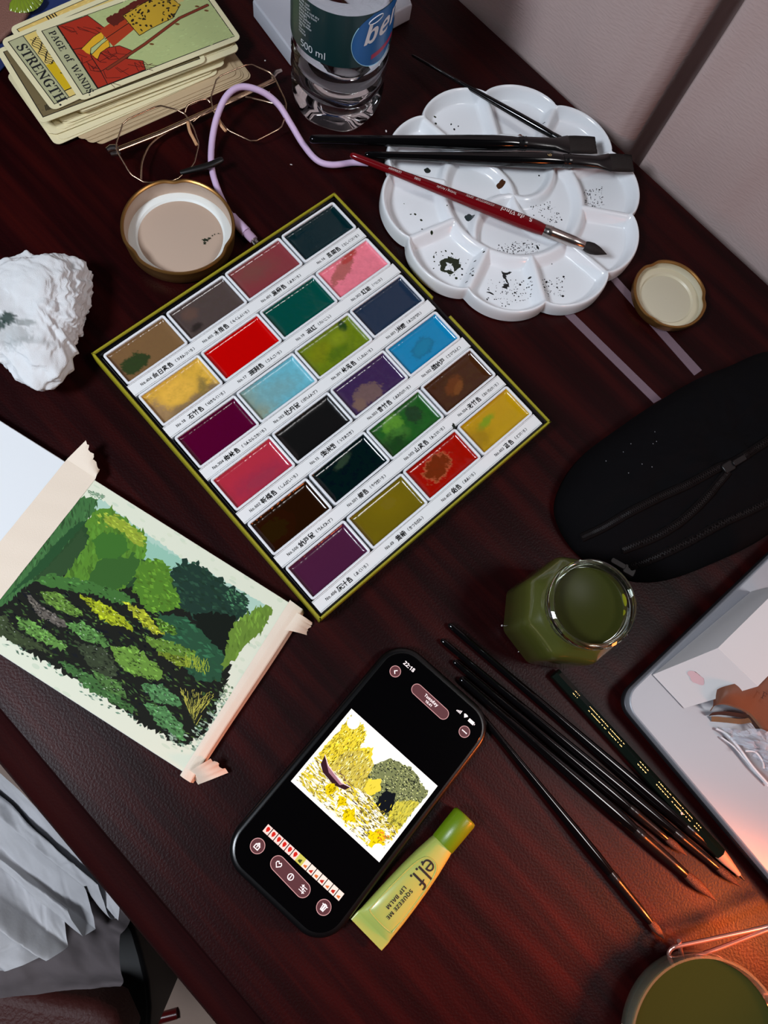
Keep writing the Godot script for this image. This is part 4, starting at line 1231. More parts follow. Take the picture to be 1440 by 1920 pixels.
	line.call(mk.call(bin, [[-1.1, -0.8], [1.1, -0.8]], 1.4), 0.5)
	line.call(mk.call(bin, [[-0.8, -0.5], [-0.6, 1.2], [0.6, 1.2], [0.8, -0.5]], 1.4), 0.5)
	line.call(mk.call(bin, [[0, -0.4], [0, 1.0]], 1.4), 0.9)
	line.call(mk.call(bin, [[-0.35, -1.1], [0.35, -1.1]], 1.4), 0.5)
	var read := Vector2(0, -1)
	var tm := func(text: String, c: Vector2, size: float, bold: bool) -> void:
		letters(s, text, size, flat_text(c.x, y2, c.y, read), "Droid Sans", bold, false, true)
	tm.call("22:18", Vector2(7.07, 19.63), 2.3, true)
	tm.call("Tuesday", Vector2(13.08, -2.11), 1.75, true)
	tm.call("16:41", Vector2(15.44, -2.06), 1.4, true)
	# signal bars, wireless fan and battery
	var sig := Vector2(7.05, -18.19)
	for k in 4:
		line.call(mk.call(sig, [[k * 0.8 - 1.2, 0.8], [k * 0.8 - 1.2, 0.5 - k * 0.42]], 1.0), 0.5)
	var fan := Vector2(6.89, -22.66)
	s.cap(PackedVector2Array(mk.call(fan, [[-1.3, -0.5], [0, 1.1], [1.3, -0.5], [0.7, -0.95], [-0.7, -0.95]], 1.1)), y2, true)
	var bat := Vector2(7.19, -27.28)
	s.cap(PackedVector2Array(mk.call(bat, [[-1.9, -0.9], [1.7, -0.9], [1.7, 0.9], [-1.9, 0.9]], 1.05)), y2, true)
	line.call(mk.call(bat, [[2.2, -0.2], [2.2, 0.2]], 1.05), 0.4)
	part("screen_icons", s, white, ph, "white lit icons and digits")
	# the row of little pictures
	var ta: Vector2 = Vector2(121.95, 24.37)
	var tb: Vector2 = Vector2(121.66, -29.91)
	var n := 14
	for k in n:
		var t := Sh.new()
		var c := ta.lerp(tb, (k + 0.5) / n)
		var wd := 1.7 if k != 6 else 2.4
		t.cap(PackedVector2Array(mk.call(c, [[-wd, -2.2], [wd, -2.2], [wd, 2.2], [-wd, 2.2]], 1.0)), y, true)
		var tone: Color = c8(255, 214, 206) if k < 6 else c8(206, 196, 90) if k == 6 else c8(252, 226, 214)
		var th := part("thumbnail", t, glow.call(tone, 0.66), ph)
		var d := Sh.new()
		if k < 6:
			d.cap(PackedVector2Array(mk.call(c, [[-0.3, -1.6], [1.0, -1.1], [0.9, 0.4], [0.0, 1.4], [-0.9, 0.2], [-1.0, -0.9]], 1.0)), y + 0.03, true)
		else:
			d.cap(PackedVector2Array(mk.call(c, [[-0.8, 0.2 + 0.3 * (k % 3)], [0.9, -0.6 + 0.4 * (k % 2)], [1.0, 1.5], [-0.9, 1.3]], 1.0)), y + 0.03, true)
		part("thumbnail_figure", d, glow.call(c8(220, 40, 30) if k < 6 else c8(70, 70, 30) if k == 6 else c8(232, 120, 60) if k % 2 else c8(200, 50, 40), 0.6), th)


func lip_balm() -> void:
	# frame tube
	var o := Vector3(39.54, 8, 116.24) - Vector3(0, 8, 0)
	var turn := 0.7817
	var tb := thing("lip_balm_tube", "pale green squeeze tube of lip balm with a darker green cap", "lip balm", o, turn)
	var green := mat(c8(172, 184, 92), 0.28)
	green.subsurf_scatter_enabled = true
	green.subsurf_scatter_strength = 0.1
	var body := Sh.new()
	var rs := []
	var sections := [[0.0, 11.4, 1.0], [4.8, 11.4, 1.0], [5.6, 11.3, 1.2], [7.5, 11.0, 3.4], [12.0, 10.8, 4.7], [18, 10.6, 5.4], [28, 10.1, 6.0], [38, 9.4, 6.4], [48, 8.4, 6.6], [54, 7.5, 6.6], [58, 6.9, 6.5], [60.5, 6.4, 6.3]]
	for e in sections:
		var ring := []
		for i in 32:
			var a := TAU * i / 32
			var ca := cos(a); var sa := sin(a)
			var p := 0.75 if e[0] > 6.0 else 0.4
			ring.append(Vector3(e[0], 6.7 - (6.7 - 3.6) * exp(-e[0] / 14.0) + signf(sa) * pow(absf(sa), p) * e[2], -signf(ca) * pow(absf(ca), p) * e[1]))
		rs.append(ring)
	body.rings(rs)
	part("tube_body", body, green, tb)
	var skin := func(x: float, z: float) -> float:
		# height of the tube's upper side
		var i := 0
		while i < sections.size() - 2 and x > sections[i + 1][0]:
			i += 1
		var w := clampf((x - sections[i][0]) / (sections[i + 1][0] - sections[i][0]), 0.0, 1.0)
		var half: float = lerpf(sections[i][1], sections[i + 1][1], w)
		var tall: float = lerpf(sections[i][2], sections[i + 1][2], w)
		return 6.7 - 3.1 * exp(-x / 14.0) + tall * pow(maxf(0.02, 1.0 - pow(minf(1.0, absf(z) / half), 2.667)), 0.375)
	# the raised clear window bead round the print
	var bead := Sh.new()
	var loop := []
	for p in [[10.0, -7.6], [13.0, -8.2], [30.0, -7.6], [44.0, -6.0], [50.0, -3.0], [50.0, 3.0], [44.0, 6.0], [30.0, 7.6], [13.0, 8.2], [10.0, 7.6], [9.4, 0.0]]:
		var k: float = p[0]
		var hgt: float = skin.call(k, p[1])
		loop.append(Vector3(k, hgt + 0.02, p[1]))
	bead.tube(spline(loop, 6, true) + [loop[0]], 0.4, 6)
	part("moulded_edge", bead, green, tb)
	var cap := Sh.new()
	var cr := []
	for e in [[60.0, 6.6], [60.3, 7.0], [78.0, 7.3], [79.2, 7.0], [79.6, 6.4]]:
		var ring := []
		for i in 40:
			var a := TAU * i / 40
			ring.append(Vector3(e[0], 7.3 + sin(a) * e[1], -cos(a) * e[1]))
		cr.append(ring)
	cap.rings(cr)
	part("cap", cap, bump(mat(c8(102, 132, 12), 0.35), 0.05, 0.004, 50.0), tb, "darker green cap")
	var ink := Sh.new()
	var read := Vector2(-1, 0)
	var lay := func(p: Vector3, c: Vector2) -> Vector3:
		# lettering on the rounded upper side; reads from the cap to the crimp
		var x := c.x - p.x
		var z := c.y + p.y
		var hgt: float = skin.call(x, z)
		return Vector3(x, hgt + 0.16, z)
	for e in [["e", 50.5, -3.6, 8.6, "Droid Sans"], [".", 47.4, -4.3, 7.0, "Droid Sans"], ["l", 44.9, -3.9, 9.2, "Droid Sans"], [".", 43.0, -4.3, 7.0, "Droid Sans"], ["f", 40.9, -3.9, 9.4, "Droid Sans"], [".", 38.6, -4.3, 7.0, "Droid Sans"]]:
		var at := Vector2(e[1], e[2])
		var up: float = e[3] * 0.5
		letters(ink, e[0], e[3], Transform3D(), e[4], false, false, false, func(p: Vector3): return lay.call(p + Vector3(0, up, 0), at))
	for e in [["SQUEEZE ME", 32.5, 0.4], ["LIP BALM", 31.5, -3.2]]:
		var at := Vector2(e[1], e[2])
		letters(ink, e[0], 2.05, Transform3D(), "Droid Sans", true, false, false, func(p: Vector3): return lay.call(p * Vector3(1.12, 1, 1) + Vector3(0, 1, 0), at))
	part("lettering", ink, M.ink, tb)


func bottle() -> void:
	var at := Vector3(32.6, 0, -424.5)
	var b := thing("water_bottle", "clear plastic water bottle with a dark green and blue label", "bottle", at)
	var prof := []
	for e in [[0.1, 5.0], [14, 4.4], [20, 1.4], [24.5, 0.4], [28.0, 2.0], [30.6, 6.5], [32.2, 14.0], [32.6, 20.0], [32.4, 23.0], [30.8, 26.0], [32.3, 29.0], [32.7, 33.5], [32.4, 36.5], [30.8, 39.0], [32.3, 42.0], [32.7, 46.0], [32.4, 49.0], [31.2, 51.5], [32.4, 54.0], [32.5, 60.0], [32.5, 97.0], [31.4, 100.0], [32.4, 103.0], [32.5, 120.0], [31.0, 136.0], [27.0, 152.0], [20.0, 166.0], [13.5, 178.0], [12.6, 186.0], [12.6, 194.0]]:
		prof.append(Vector2(e[0], e[1]))
	var wave := func(ang: float, p: Vector2) -> Vector2:
		var r := p.x
		if p.y < 16.0 and p.x > 12.0:
			r += 0.9 * cos(ang * 5.0) * (1.0 - p.y / 16.0)
		var tilt := 0.0
		if p.y > 22.0 and p.y < 53.0:
			tilt = 1.6 * sin(ang * 2.0 + p.y * 0.5)
		return Vector2(r, p.y + tilt)
	var w := Sh.new()
	w.lathe(prof + [Vector2(0.1, 194.0)], 72, Vector3.ZERO, wave)
	var water := mat(Color(1, 1, 1, 0.0), 0.02)
	water.refraction_enabled = true
	water.refraction_scale = 0.036
	part("bottle_body", w, water, b)
	var cap := Sh.new()
	cap.lathe([Vector2(0.1, 191), Vector2(14.5, 191), Vector2(14.8, 206), Vector2(14, 207.5), Vector2(0.1, 207.5)], 40)
	part("screw_cap", cap, mat(c8(30, 90, 170), 0.4), b)
	# the printed label with its blue round badge that hangs lower
	var r0 := 32.85
	var lab := Sh.new()
	var wrap := func(u: float, v: float):
		var a := lerpf(-TAU * 0.62, TAU * 0.1, u)
		var low := 59.5
		var d := absf(a + 0.86) * r0
		if d < 19.5:
			low = minf(low, 76.5 - sqrt(380.0 - d * d))
		var y := lerpf(95.5, low, v)
		return Vector3(r0 * cos(a), y, -r0 * sin(a))
	lab.grid(160, 12, wrap)
	part("label", lab, mat(c8(9, 46, 48), 0.3), b)
	var round_on := func(p: Vector3) -> Vector3:
		return p
	var badge := Sh.new()
	var disc := func(u: float, v: float):
		var a := -0.86 + (u - 0.5) * 2.0 * 19.0 / r0
		var half := sqrt(maxf(0.0, 361.0 - pow((u - 0.5) * 38.0, 2.0)))
		var y := lerpf(minf(95.0, 76.5 + (half if u < 0.3 else lerpf(half, 40.0, smoothstep(0.3, 0.7, u)))), 76.5 - half, v)
		return Vector3((r0 + 0.12) * cos(a), y, -(r0 + 0.12) * sin(a))
	badge.grid(48, 16, disc)
	part("badge", badge, mat(c8(14, 92, 158), 0.3), b, "blue round badge")
	var ring := Sh.new()
	var loop := []
	for k in 40:
		var t := PI * 0.8 + PI * 0.95 * k / 39
		var a := -0.86 + cos(t) * 19.0 / r0
		loop.append(Vector3((r0 + 0.2) * cos(a), 76.5 + sin(t) * 19.0, -(r0 + 0.2) * sin(a)))
	ring.tube(loop, 0.22, 6)
	part("badge_outline", ring, mat(c8(150, 200, 220), 0.4), b)
	var ink := Sh.new()
	var put := func(p: Vector3, a0: float, y0: float, slope: float, k: float) -> Vector3:
		var a: float = a0 + p.x * k / r0
		var y: float = y0 + p.y + p.x * slope
		return Vector3((r0 + 0.3) * cos(a), y, -(r0 + 0.3) * sin(a))
	letters(ink, "ben", 12.5, Transform3D(), "Droid Sans", true, true, false, func(p: Vector3): return put.call(p, -1.2, 80.5, 0.2, 1.0))
	letters(ink, "500 ml", 4.6, Transform3D(), "Droid Sans", false, false, false, func(p: Vector3): return put.call(p, -2.5, 65.0, 0.0, 1.0))
	for k in 11:
		letters(ink, ["drink cool", "keep clean", "store in a cool dry", "place away from", "sunlight", "best before", "see the cap", "spring water", "still", "source", "natural"][k], 1.4, Transform3D(), "Droid Sans", false, false, false, func(p: Vector3): return put.call(p, -2.55, 93.0 - k * 2.1, 0.0, 1.0))
	var leaf := []
	for k in 25:
		var t := TAU * k / 24
		var q := Vector2(cos(t) * 5.2, sin(t) * 1.9).rotated(0.25)
		var a := -0.98 + q.x / r0
		leaf.append(Vector3((r0 + 0.25) * cos(a), 90.5 + q.y, -(r0 + 0.25) * sin(a)))
	ink.tube(leaf, 0.3, 5)
	part("lettering", ink, mat(c8(220, 224, 228), 0.4), b)
	var red := Sh.new()
	var bar := func(u: float, v: float):
		var a := lerpf(-1.0, -0.35, u)
		return Vector3((r0 + 0.2) * cos(a), 66.0 + u * 4.0 - v * 3.4, -(r0 + 0.2) * sin(a))
	red.grid(20, 2, bar)
	part("red_band", red, mat(c8(170, 24, 74), 0.4), b)
	# small white box and its shadow side behind the bottle
	var nb := Sh.new()
	var poly := PackedVector2Array()
	for p in [Vector3(-27.06, 14, -494.36), Vector3(-0.75, 14, -452.88), Vector3(6.38, 14, -446.99), Vector3(36.21, 14, -463.36), Vector3(89.81, 14, -504.26), Vector3(85.34, 14, -522.63), Vector3(21.75, 14, -545.79), Vector3(-17.46, 14, -525.43)]:
		poly.append(Vector2(p.x, p.z))
	nb.prism(poly, 0.0, 14.0, 1.5, 3)
	single("white_case", nb, mat(c8(176, 178, 186), 0.5), "white flat case lying behind the water bottle", "case")


func card_shape() -> PackedVector2Array:
	return rounded(0, 122, -66.5, 0, 4.5, 4)


func cards() -> void:
	# a loose pile of cards; every card lies at its own height, shift and turn
	# frame card
	var sh := Sh.new()
	sh.prism(card_shape(), 0.0, 0.5, 0.12, 1)
	var body := sh.mesh()
	var paper := mat(c8(226, 216, 176), 0.6)
	var shaded_paper := mat(c8(190, 166, 130), 0.7)  # same card stock, shade low in the pile put into the colour
	var place := func(called: String, label: String, h: float, at: Vector3, turn: float, group: String, m: Material) -> Node3D:
		var o := thing(called, label, "card", Vector3(at.x, h, at.z), turn, group)
		part_mesh("card_stock", body, m, o)
		return o
	# lower, spread part of the pile
	var a0 := 0.5432
	var low := [[Vector3(-129.07, 0, -372.88), 0.035, shaded_paper], [Vector3(-131.35, 1, -374.41), 0.02, shaded_paper], [Vector3(-134.42, 2, -372.41), 0.03, shaded_paper], [Vector3(-137.02, 3, -373.9), 0.015, shaded_paper], [Vector3(-140.33, 3.5, -374.05), 0.02, shaded_paper],
		[Vector3(-155.45, 5, -368.1), 0.045, paper], [Vector3(-152.69, 5, -371.72), 0.03, paper], [Vector3(-160.49, 7, -375.25), -0.01, paper], [Vector3(-157.74, 7, -374.62), 0.0, paper], [Vector3(-153.68, 8, -378.3), 0.03, paper],
		[Vector3(-149.56, 9, -381.13), 0.02, paper], [Vector3(-150.97, 9, -381.88), -0.02, paper], [Vector3(-148.06, 10, -382.9), 0.015, paper], [Vector3(-152.09, 10, -382.56), 0.03, paper]]
	var h := 0.05
	for k in low.size():
		var e: Array = low[k]
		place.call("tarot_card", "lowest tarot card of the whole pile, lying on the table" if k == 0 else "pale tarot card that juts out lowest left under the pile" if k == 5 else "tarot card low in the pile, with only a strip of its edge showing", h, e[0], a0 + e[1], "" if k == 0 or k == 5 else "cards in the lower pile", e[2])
		h += 0.56
	# printed cards that show more of their face
	var faces := [
		["tarot card with a brown face, third from the top of the pile", Vector3(-162.7, 14, -375.8), a0 - 0.015, "brown"],
		["tarot card with a yellow face peeping out above the top card", Vector3(-149.98, 14.5, -398.22), a0 + 0.09, "yellow"],
		["tarot card titled STRENGTH, lying just under the top card", Vector3(-155.56, 15, -385.64), a0 + 0.065, "strength"],
		["top tarot card of the pile, titled PAGE of WANDS", Vector3(-138.46, 16, -394.31), a0, "page"],
	]
	for k in 9:
		place.call("tarot_card", "cream tarot card under the top cards, with only its lower edge showing", h, Vector3(-142.12, 14, -390.76) + Vector3(rng.randf_range(-5, 3), 0, rng.randf_range(-4, 3)), a0 + rng.randf_range(-0.02, 0.03), "cards in the upper pile", paper)
		h += 0.56
	for e in faces:
		var o: Node3D = place.call("tarot_card", e[0], h, e[1], e[2], "", paper)
		h += 0.6
		var cv := Cv.new(Rect2(0, -66.5, 122, 66.5), 7.0, c8(226, 218, 176))
		var ink := c8(22, 18, 14)
		cv.poly([Vector2(3.6, -62.8), Vector2(118.4, -62.8), Vector2(118.4, -3.8), Vector2(3.6, -3.8)], ink)
		var inner := [Vector2(4.1, -62.3), Vector2(117.9, -62.3), Vector2(117.9, -4.3), Vector2(4.1, -4.3)]
		var kind: String = e[3]
		if kind == "brown":
			cv.poly(inner, c8(112, 98, 66))
			cv.dabs(inner, 300, c8(112, 98, 66), 1.0, Vector2(1, 0), 0.1)
			for k in 6:
				cv.stroke([Vector2(8 + k, -8), Vector2(9 + k, -12)], 0.6, ink)
		elif kind == "yellow":
			cv.poly(inner, c8(222, 188, 104))
			cv.dabs(inner, 300, c8(228, 200, 120), 1.2, Vector2(1, 0), 0.08)
			for k in 4:
				cv.stroke([Vector2(26 + k * 2.0, -62), Vector2(26 + k * 2.0, -57)], 0.8, ink)
		else:
			cv.poly(inner, c8(176, 176, 136))
			cv.stroke([Vector2(14.5, -62.3), Vector2(14.5, -4.3)], 0.5, ink)
			if kind == "strength":
				cv.poly([Vector2(15, -62), Vector2(117.9, -62), Vector2(117.9, -4.3), Vector2(15, -4.3)], c8(222, 196, 112))
				cv.poly([Vector2(15, -34), Vector2(40, -34), Vector2(40, -10), Vector2(15, -10)], c8(206, 172, 22))
				for k in 9:
					var path := []
					for i in 24:
						path.append(Vector2(17.0 + k * 1.3 + sin(i * 0.9 + k) * 1.2, -58 + i * 1.1 + cos(i * 0.7) * 0.6))
					cv.stroke(path, 0.45, ink)
				cv.stroke([Vector2(20, -24), Vector2(24, -20), Vector2(28, -22), Vector2(30, -16)], 0.6, ink)
				cv.stroke([Vector2(15, -10), Vector2(40, -10)], 0.6, ink)
			else:
				# a plain made-up picture: pale green sky, red hills, a patterned cloak on a stand and a staff
				var sky := [Vector2(15, -62.3), Vector2(117.9, -62.3), Vector2(117.9, -4.3), Vector2(15, -4.3)]
				cv.poly(sky, c8(178, 190, 128))
				cv.dabs(sky, 500, c8(178, 192, 130), 1.0, Vector2(1, 0), 0.06)
				var red := c8(168, 46, 26)
				for hill in [[Vector2(15, -62), Vector2(37, -62), Vector2(42, -48), Vector2(34, -40), Vector2(15, -36)], [Vector2(15, -40), Vector2(24, -38), Vector2(24, -4.5), Vector2(15, -4.5)], [Vector2(23, -30), Vector2(30, -33), Vector2(44, -30), Vector2(50, -22), Vector2(40, -16), Vector2(23, -12)], [Vector2(23, -16), Vector2(42, -19), Vector2(52, -12), Vector2(50, -4.5), Vector2(22, -4.5)]]:
					cv.poly(hill, red)
					cv.stroke(hill + [hill[0]], 0.5, ink)
					for k in 9:
						var p: Vector2 = hill[0].lerp(hill[2], cv.r.randf())
						cv.stroke([p, p + Vector2(cv.r.randf_range(-2, 6), cv.r.randf_range(2, 8)), p + Vector2(cv.r.randf_range(4, 9), cv.r.randf_range(4, 12))], 0.4, c8(70, 18, 12))
				for foot in [[Vector2(20, -38), Vector2(32, -44), Vector2(40, -46), Vector2(38, -40), Vector2(26, -36), Vector2(23, -31)], [Vector2(24, -31), Vector2(34, -36), Vector2(40, -38), Vector2(38, -32), Vector2(30, -30), Vector2(26, -26)]]:
					cv.rough(foot, c8(226, 172, 40), 0.4)
					cv.stroke(foot, 0.4, ink)
				cv.poly([Vector2(38, -47), Vector2(62, -54), Vector2(64, -40), Vector2(40, -31)], c8(172, 58, 26))
				cv.stroke([Vector2(38, -39), Vector2(64, -46)], 0.5, ink)
				cv.rough([Vector2(46, -54), Vector2(70, -60), Vector2(96, -60), Vector2(98, -54), Vector2(70, -52), Vector2(48, -46)], c8(92, 30, 20), 0.8)
				var cloak := [Vector2(58, -52), Vector2(76, -56), Vector2(94, -58), Vector2(98, -44), Vector2(88, -36), Vector2(70, -34), Vector2(60, -32)]
				cv.rough(cloak, c8(196, 158, 44), 0.8)
				for k in 60:
					var p := Vector2(cv.r.randf_range(58, 97), cv.r.randf_range(-57, -34))
					if Geometry2D.is_point_in_polygon(p, PackedVector2Array(cloak)):
						cv.disc(p, cv.r.randf_range(0.5, 1.6), c8(40, 28, 14), cv.r.randf_range(0.4, 0.9), cv.r.randf() * 3.0)
				cv.stroke(cloak + [cloak[0]], 0.5, ink)
				cv.rough([Vector2(95, -56), Vector2(106, -58), Vector2(109, -48), Vector2(98, -46)], c8(206, 184, 116), 0.8)
				cv.rough([Vector2(100, -62), Vector2(112, -61), Vector2(113, -56), Vector2(102, -56)], c8(214, 196, 140), 0.6)
				cv.stroke([Vector2(28, -16), Vector2(60, -24), Vector2(92, -34), Vector2(115, -36)], 2.4, ink)
				cv.stroke([Vector2(28, -16), Vector2(60, -24), Vector2(92, -34), Vector2(115, -36)], 1.8, c8(128, 52, 28))
				for p in [Vector2(64, -22), Vector2(88, -30), Vector2(108, -38), Vector2(112, -32)]:
					cv.disc(p, 1.6, c8(110, 70, 30), 0.8, 0.6)
		var f := Sh.new()
		f.uvr = Rect2(0, -66.5, 122, 66.5)
		f.cap(Sh.inset(rounded(0, 122, -66.5, 0, 4.5, 4), 0.2) if Sh.area(rounded(0, 122, -66.5, 0, 4.5, 4)) < 0 else rounded(0.2, 121.8, -66.3, -0.2, 4.4, 4), 0.52, true)
		var face := part("printed_face", f, picture(cv.tex(), 0.5), o)
		if kind == "strength" or kind == "page":
			var t := Sh.new()
			if kind == "page":
				letters(t, "PAGE  of  WANDS.", 4.65, flat_text(9.3, 0.56, -60.0, Vector2(0, 1)), "Droid Serif", true)
			else:
				letters(t, "STRENGTH.", 6.9, flat_text(9.3, 0.56, -57.0, Vector2(0, 1)), "Droid Serif", true)
			part("title", t, M.ink, face)


func lid(called: String, label: String, at: Vector3, r: float, h: float, tin: Material, liner: Material, disc: Material, phase: float) -> Node3D:
	# a metal jar lid lying open side up, with a rolled and lugged rim
	var o := thing(called, label, "lid", at)
	var wave := func(ang: float, p: Vector2) -> Vector2:
		var lug := pow(maxf(0.0, cos((ang + phase) * 3.0)), 10.0)
		var k := clampf((p.y - h * 0.45) / (h * 0.5), 0.0, 1.0)
		return Vector2(p.x - lug * k * r * 0.045, p.y - lug * k * 0.4)
	var s := Sh.new()
	s.lathe([Vector2(0.1, 0.0), Vector2(r - 5.0, 0.0), Vector2(r - 2.2, 0.7), Vector2(r - 1.0, 2.4), Vector2(r - 0.5, h * 0.55), Vector2(r - 0.1, h - 1.6), Vector2(r + 0.1, h - 0.7), Vector2(r - 0.3, h), Vector2(r - 1.2, h + 0.1), Vector2(r - 2.0, h - 0.5), Vector2(r - 2.1, h - 1.3)], 120, Vector3.ZERO, wave)
	part("lid_shell", s, tin, o)
	var inside := Sh.new()
	inside.lathe([Vector2(r - 2.1, h - 1.3), Vector2(r - 1.7, h - 2.0), Vector2(r - 1.9, 4.0), Vector2(r - 2.6, 2.6)], 120, Vector3.ZERO, wave)
	part("inner_wall", inside, disc, o)
	var ring := Sh.new()
	ring.lathe([Vector2(r - 2.4, 2.6), Vector2(r - 4.0, 3.2), Vector2(r - 7.4, 3.1), Vector2(r - 8.6, 1.9)], 90)
	part("sealing_ring", ring, liner, o)
	var f := Sh.new()
	f.lathe([Vector2(r - 8.4, 1.9), Vector2(r - 10.0, 2.2), Vector2(0.1, 2.3)], 90)
	part("lid_floor", f, disc, o)
	return o


func lids() -> void:
	var tan := mat(c8(186, 163, 145), 0.4)
	var big := lid("jar_lid", "large bronze jar lid used as a dish, above the paint box's far left side", Vector3(-72.0, 0, -304.0), 36.0, 14.0, M.gold_lid, mat(c8(236, 240, 236), 0.3), tan, 0.4)
	var paint := Sh.new()
	for e in [[16.0, 2.0, 2.2, 1.1], [18.5, 0.6, 1.2, 0.7], [20.4, -1.6, 0.5, 0.5], [21.8, -2.6, 0.4, 0.5], [24.4, -2.8, 0.5, 0.4], [15.6, 4.4, 0.9, 1.2]]:
		var q := PackedVector2Array()
		for k in 14:
			var a := TAU * k / 14
			var j := 1.0 + 0.35 * sin(k * 2.3 + e[0])
			q.append(Vector2(e[0] + cos(a) * e[2] * j, e[1] + sin(a) * e[3] * j))
		paint.cap(q, 3.3 if e[0] > 24.0 else 2.4, true)
	part("paint_specks", paint, mat(c8(34, 42, 26), 0.5), big)
	lid("jar_lid", "small gold rimmed jar lid with a cream inside, right of the flower palette", Vector3(263.6, 0, -272.0), 27.0, 9.0, M.gold_lid, mat(c8(206, 196, 168), 0.4), mat(c8(196, 188, 164), 0.45), 0.1)


func glass_jar(called: String, label: String, at: Vector3, turn: float, sides: int, r: float, shoulder: float, neck: float, top: float, level: float, tone: Color) -> Node3D:
	var o := thing(called, label, "jar", at, turn)
	# many-sided body that rounds into a neck; the water fills it to the neck
	var outline := func(k: float, y: float, m: float) -> Array:
		# m: 0 many-sided, 1 round
		var ring := []
		for i in 96:
			var a := TAU * i / 96
			var t := fposmod(a, TAU / sides) - PI / sides
			var flat_r := k * cos(PI / sides) / cos(t)
			flat_r = minf(flat_r, k * 0.985)
			var rr := lerpf(flat_r, k, m)
			ring.append(Vector3(rr * cos(a), y, -rr * sin(a)))
		return ring
	var steps := [[r * 0.82, 0.0, 0.0], [r * 0.94, 1.2, 0.0], [r, 5.0, 0.0], [r, shoulder - 8.0, 0.0], [r * 0.97, shoulder - 3.0, 0.0], [r * 0.9, shoulder + 1.0, 0.15], [lerpf(r, neck, 0.75), shoulder + 3.6, 0.6], [neck + 0.3, shoulder + 5.4, 1.0], [neck - 0.4, shoulder + 7.0, 1.0], [neck, shoulder + 9.0, 1.0]]
	var rs := []
	for e in steps:
		rs.append(outline.call(e[0], e[1], e[2]))
	var w := Sh.new()
	var inner := []
	for e in steps:
		if e[1] < level - 1.0:
			inner.append(outline.call(e[0] - 0.2, e[1] + (0.9 if e[1] < 1.0 else 0.0), e[2]))
	inner.append(outline.call(neck - 2.6, level - 1.0, 1.0))
	w.rings(inner, true, false)
	var wm := mat(tone, 0.35)
	wm.clearcoat_enabled = true
	wm.clearcoat = 1.0
	wm.clearcoat_roughness = 0.06
	part("jar_body", w, wm, o)
	var surf := Sh.new()
	surf.lathe([Vector2(neck - 1.9, level + 0.5), Vector2(neck - 2.6, level), Vector2(0.1, level - 0.1)], 72)
	part("water_surface", surf, matte(mat(tone.darkened(0.3), 0.35)), o)
	# the thick clear neck with its screw threads
	var n := Sh.new()
	var y0 := shoulder + 8.0
	n.lathe([Vector2(neck, y0), Vector2(neck, top - 7.0), Vector2(neck + 1.1, top - 6.2), Vector2(neck, top - 5.2), Vector2(neck, top - 3.4), Vector2(neck + 1.2, top - 2.4), Vector2(neck + 1.0, top - 1.0), Vector2(neck - 0.4, top), Vector2(neck - 1.6, top - 0.4), Vector2(neck - 2.2, top - 2.0), Vector2(neck - 1.9, y0), Vector2(neck, y0)], 96)
	var thick := mat(Color(0.96, 1, 0.96, 0.0), 0.02)
	thick.refraction_enabled = true
	thick.refraction_scale = 0.05
	part("glass_neck", n, thick, o)
	return o


func water_jars() -> void:
	var j := glass_jar("water_jar", "eight sided glass jar of murky green paint water beside the black pouch", Vector3(156.5, 0, -48.0), 0.22, 8, 31.5, 50.0, 22.6, 70.0, 60.0, c8(72, 76, 27))
	var spot := Sh.new()
	for e in [[-0.1, 63.0, 3.6, 2.2], [-0.42, 60.5, 1.6, 2.4], [3.3, 61.5, 1.0, 2.2]]:
		var ring := PackedVector2Array()
		var q := []
		for k in 14:
			var t := TAU * k / 14
			var a: float = e[0] + cos(t) * e[2] / 21.0
			q.append(Vector3(20.4 * cos(a), e[1] + sin(t) * e[3], -20.4 * sin(a)))
		for k in range(1, 13):
			spot.tri(q[0], q[k + 1], q[k])
	part("paint_drips", spot, mat(c8(150, 150, 30), 0.4), j)
	# a low round dish of water in the corner
	var dish := thing("glass_dish", "low round glass dish of murky green water at the lower right corner", "dish", (Vector3(214.28, 20, 176.71)) * Vector3(1, 0, 1))
	var shell := Sh.new()
	shell.lathe([Vector2(0.1, 0.3), Vector2(34, 0.3), Vector2(39, 2), Vector2(42.5, 8), Vector2(44, 20), Vector2(43.4, 22), Vector2(42.2, 22), Vector2(41.6, 20), Vector2(40.6, 9), Vector2(37, 4), Vector2(0.1, 3.2)], 96)
	part("dish_glass", shell, pane(c8(196, 206, 180), 0.1, 0.05), dish)
	var pool := Sh.new()
	pool.lathe([Vector2(0.1, 3.6), Vector2(36, 4.4), Vector2(40.2, 9.2), Vector2(41.1, 16.5), Vector2(40.2, 15.8), Vector2(0.1, 15.6)], 96)
	part("green_water", pool, mat(c8(28, 48, 24), 0.14), dish)


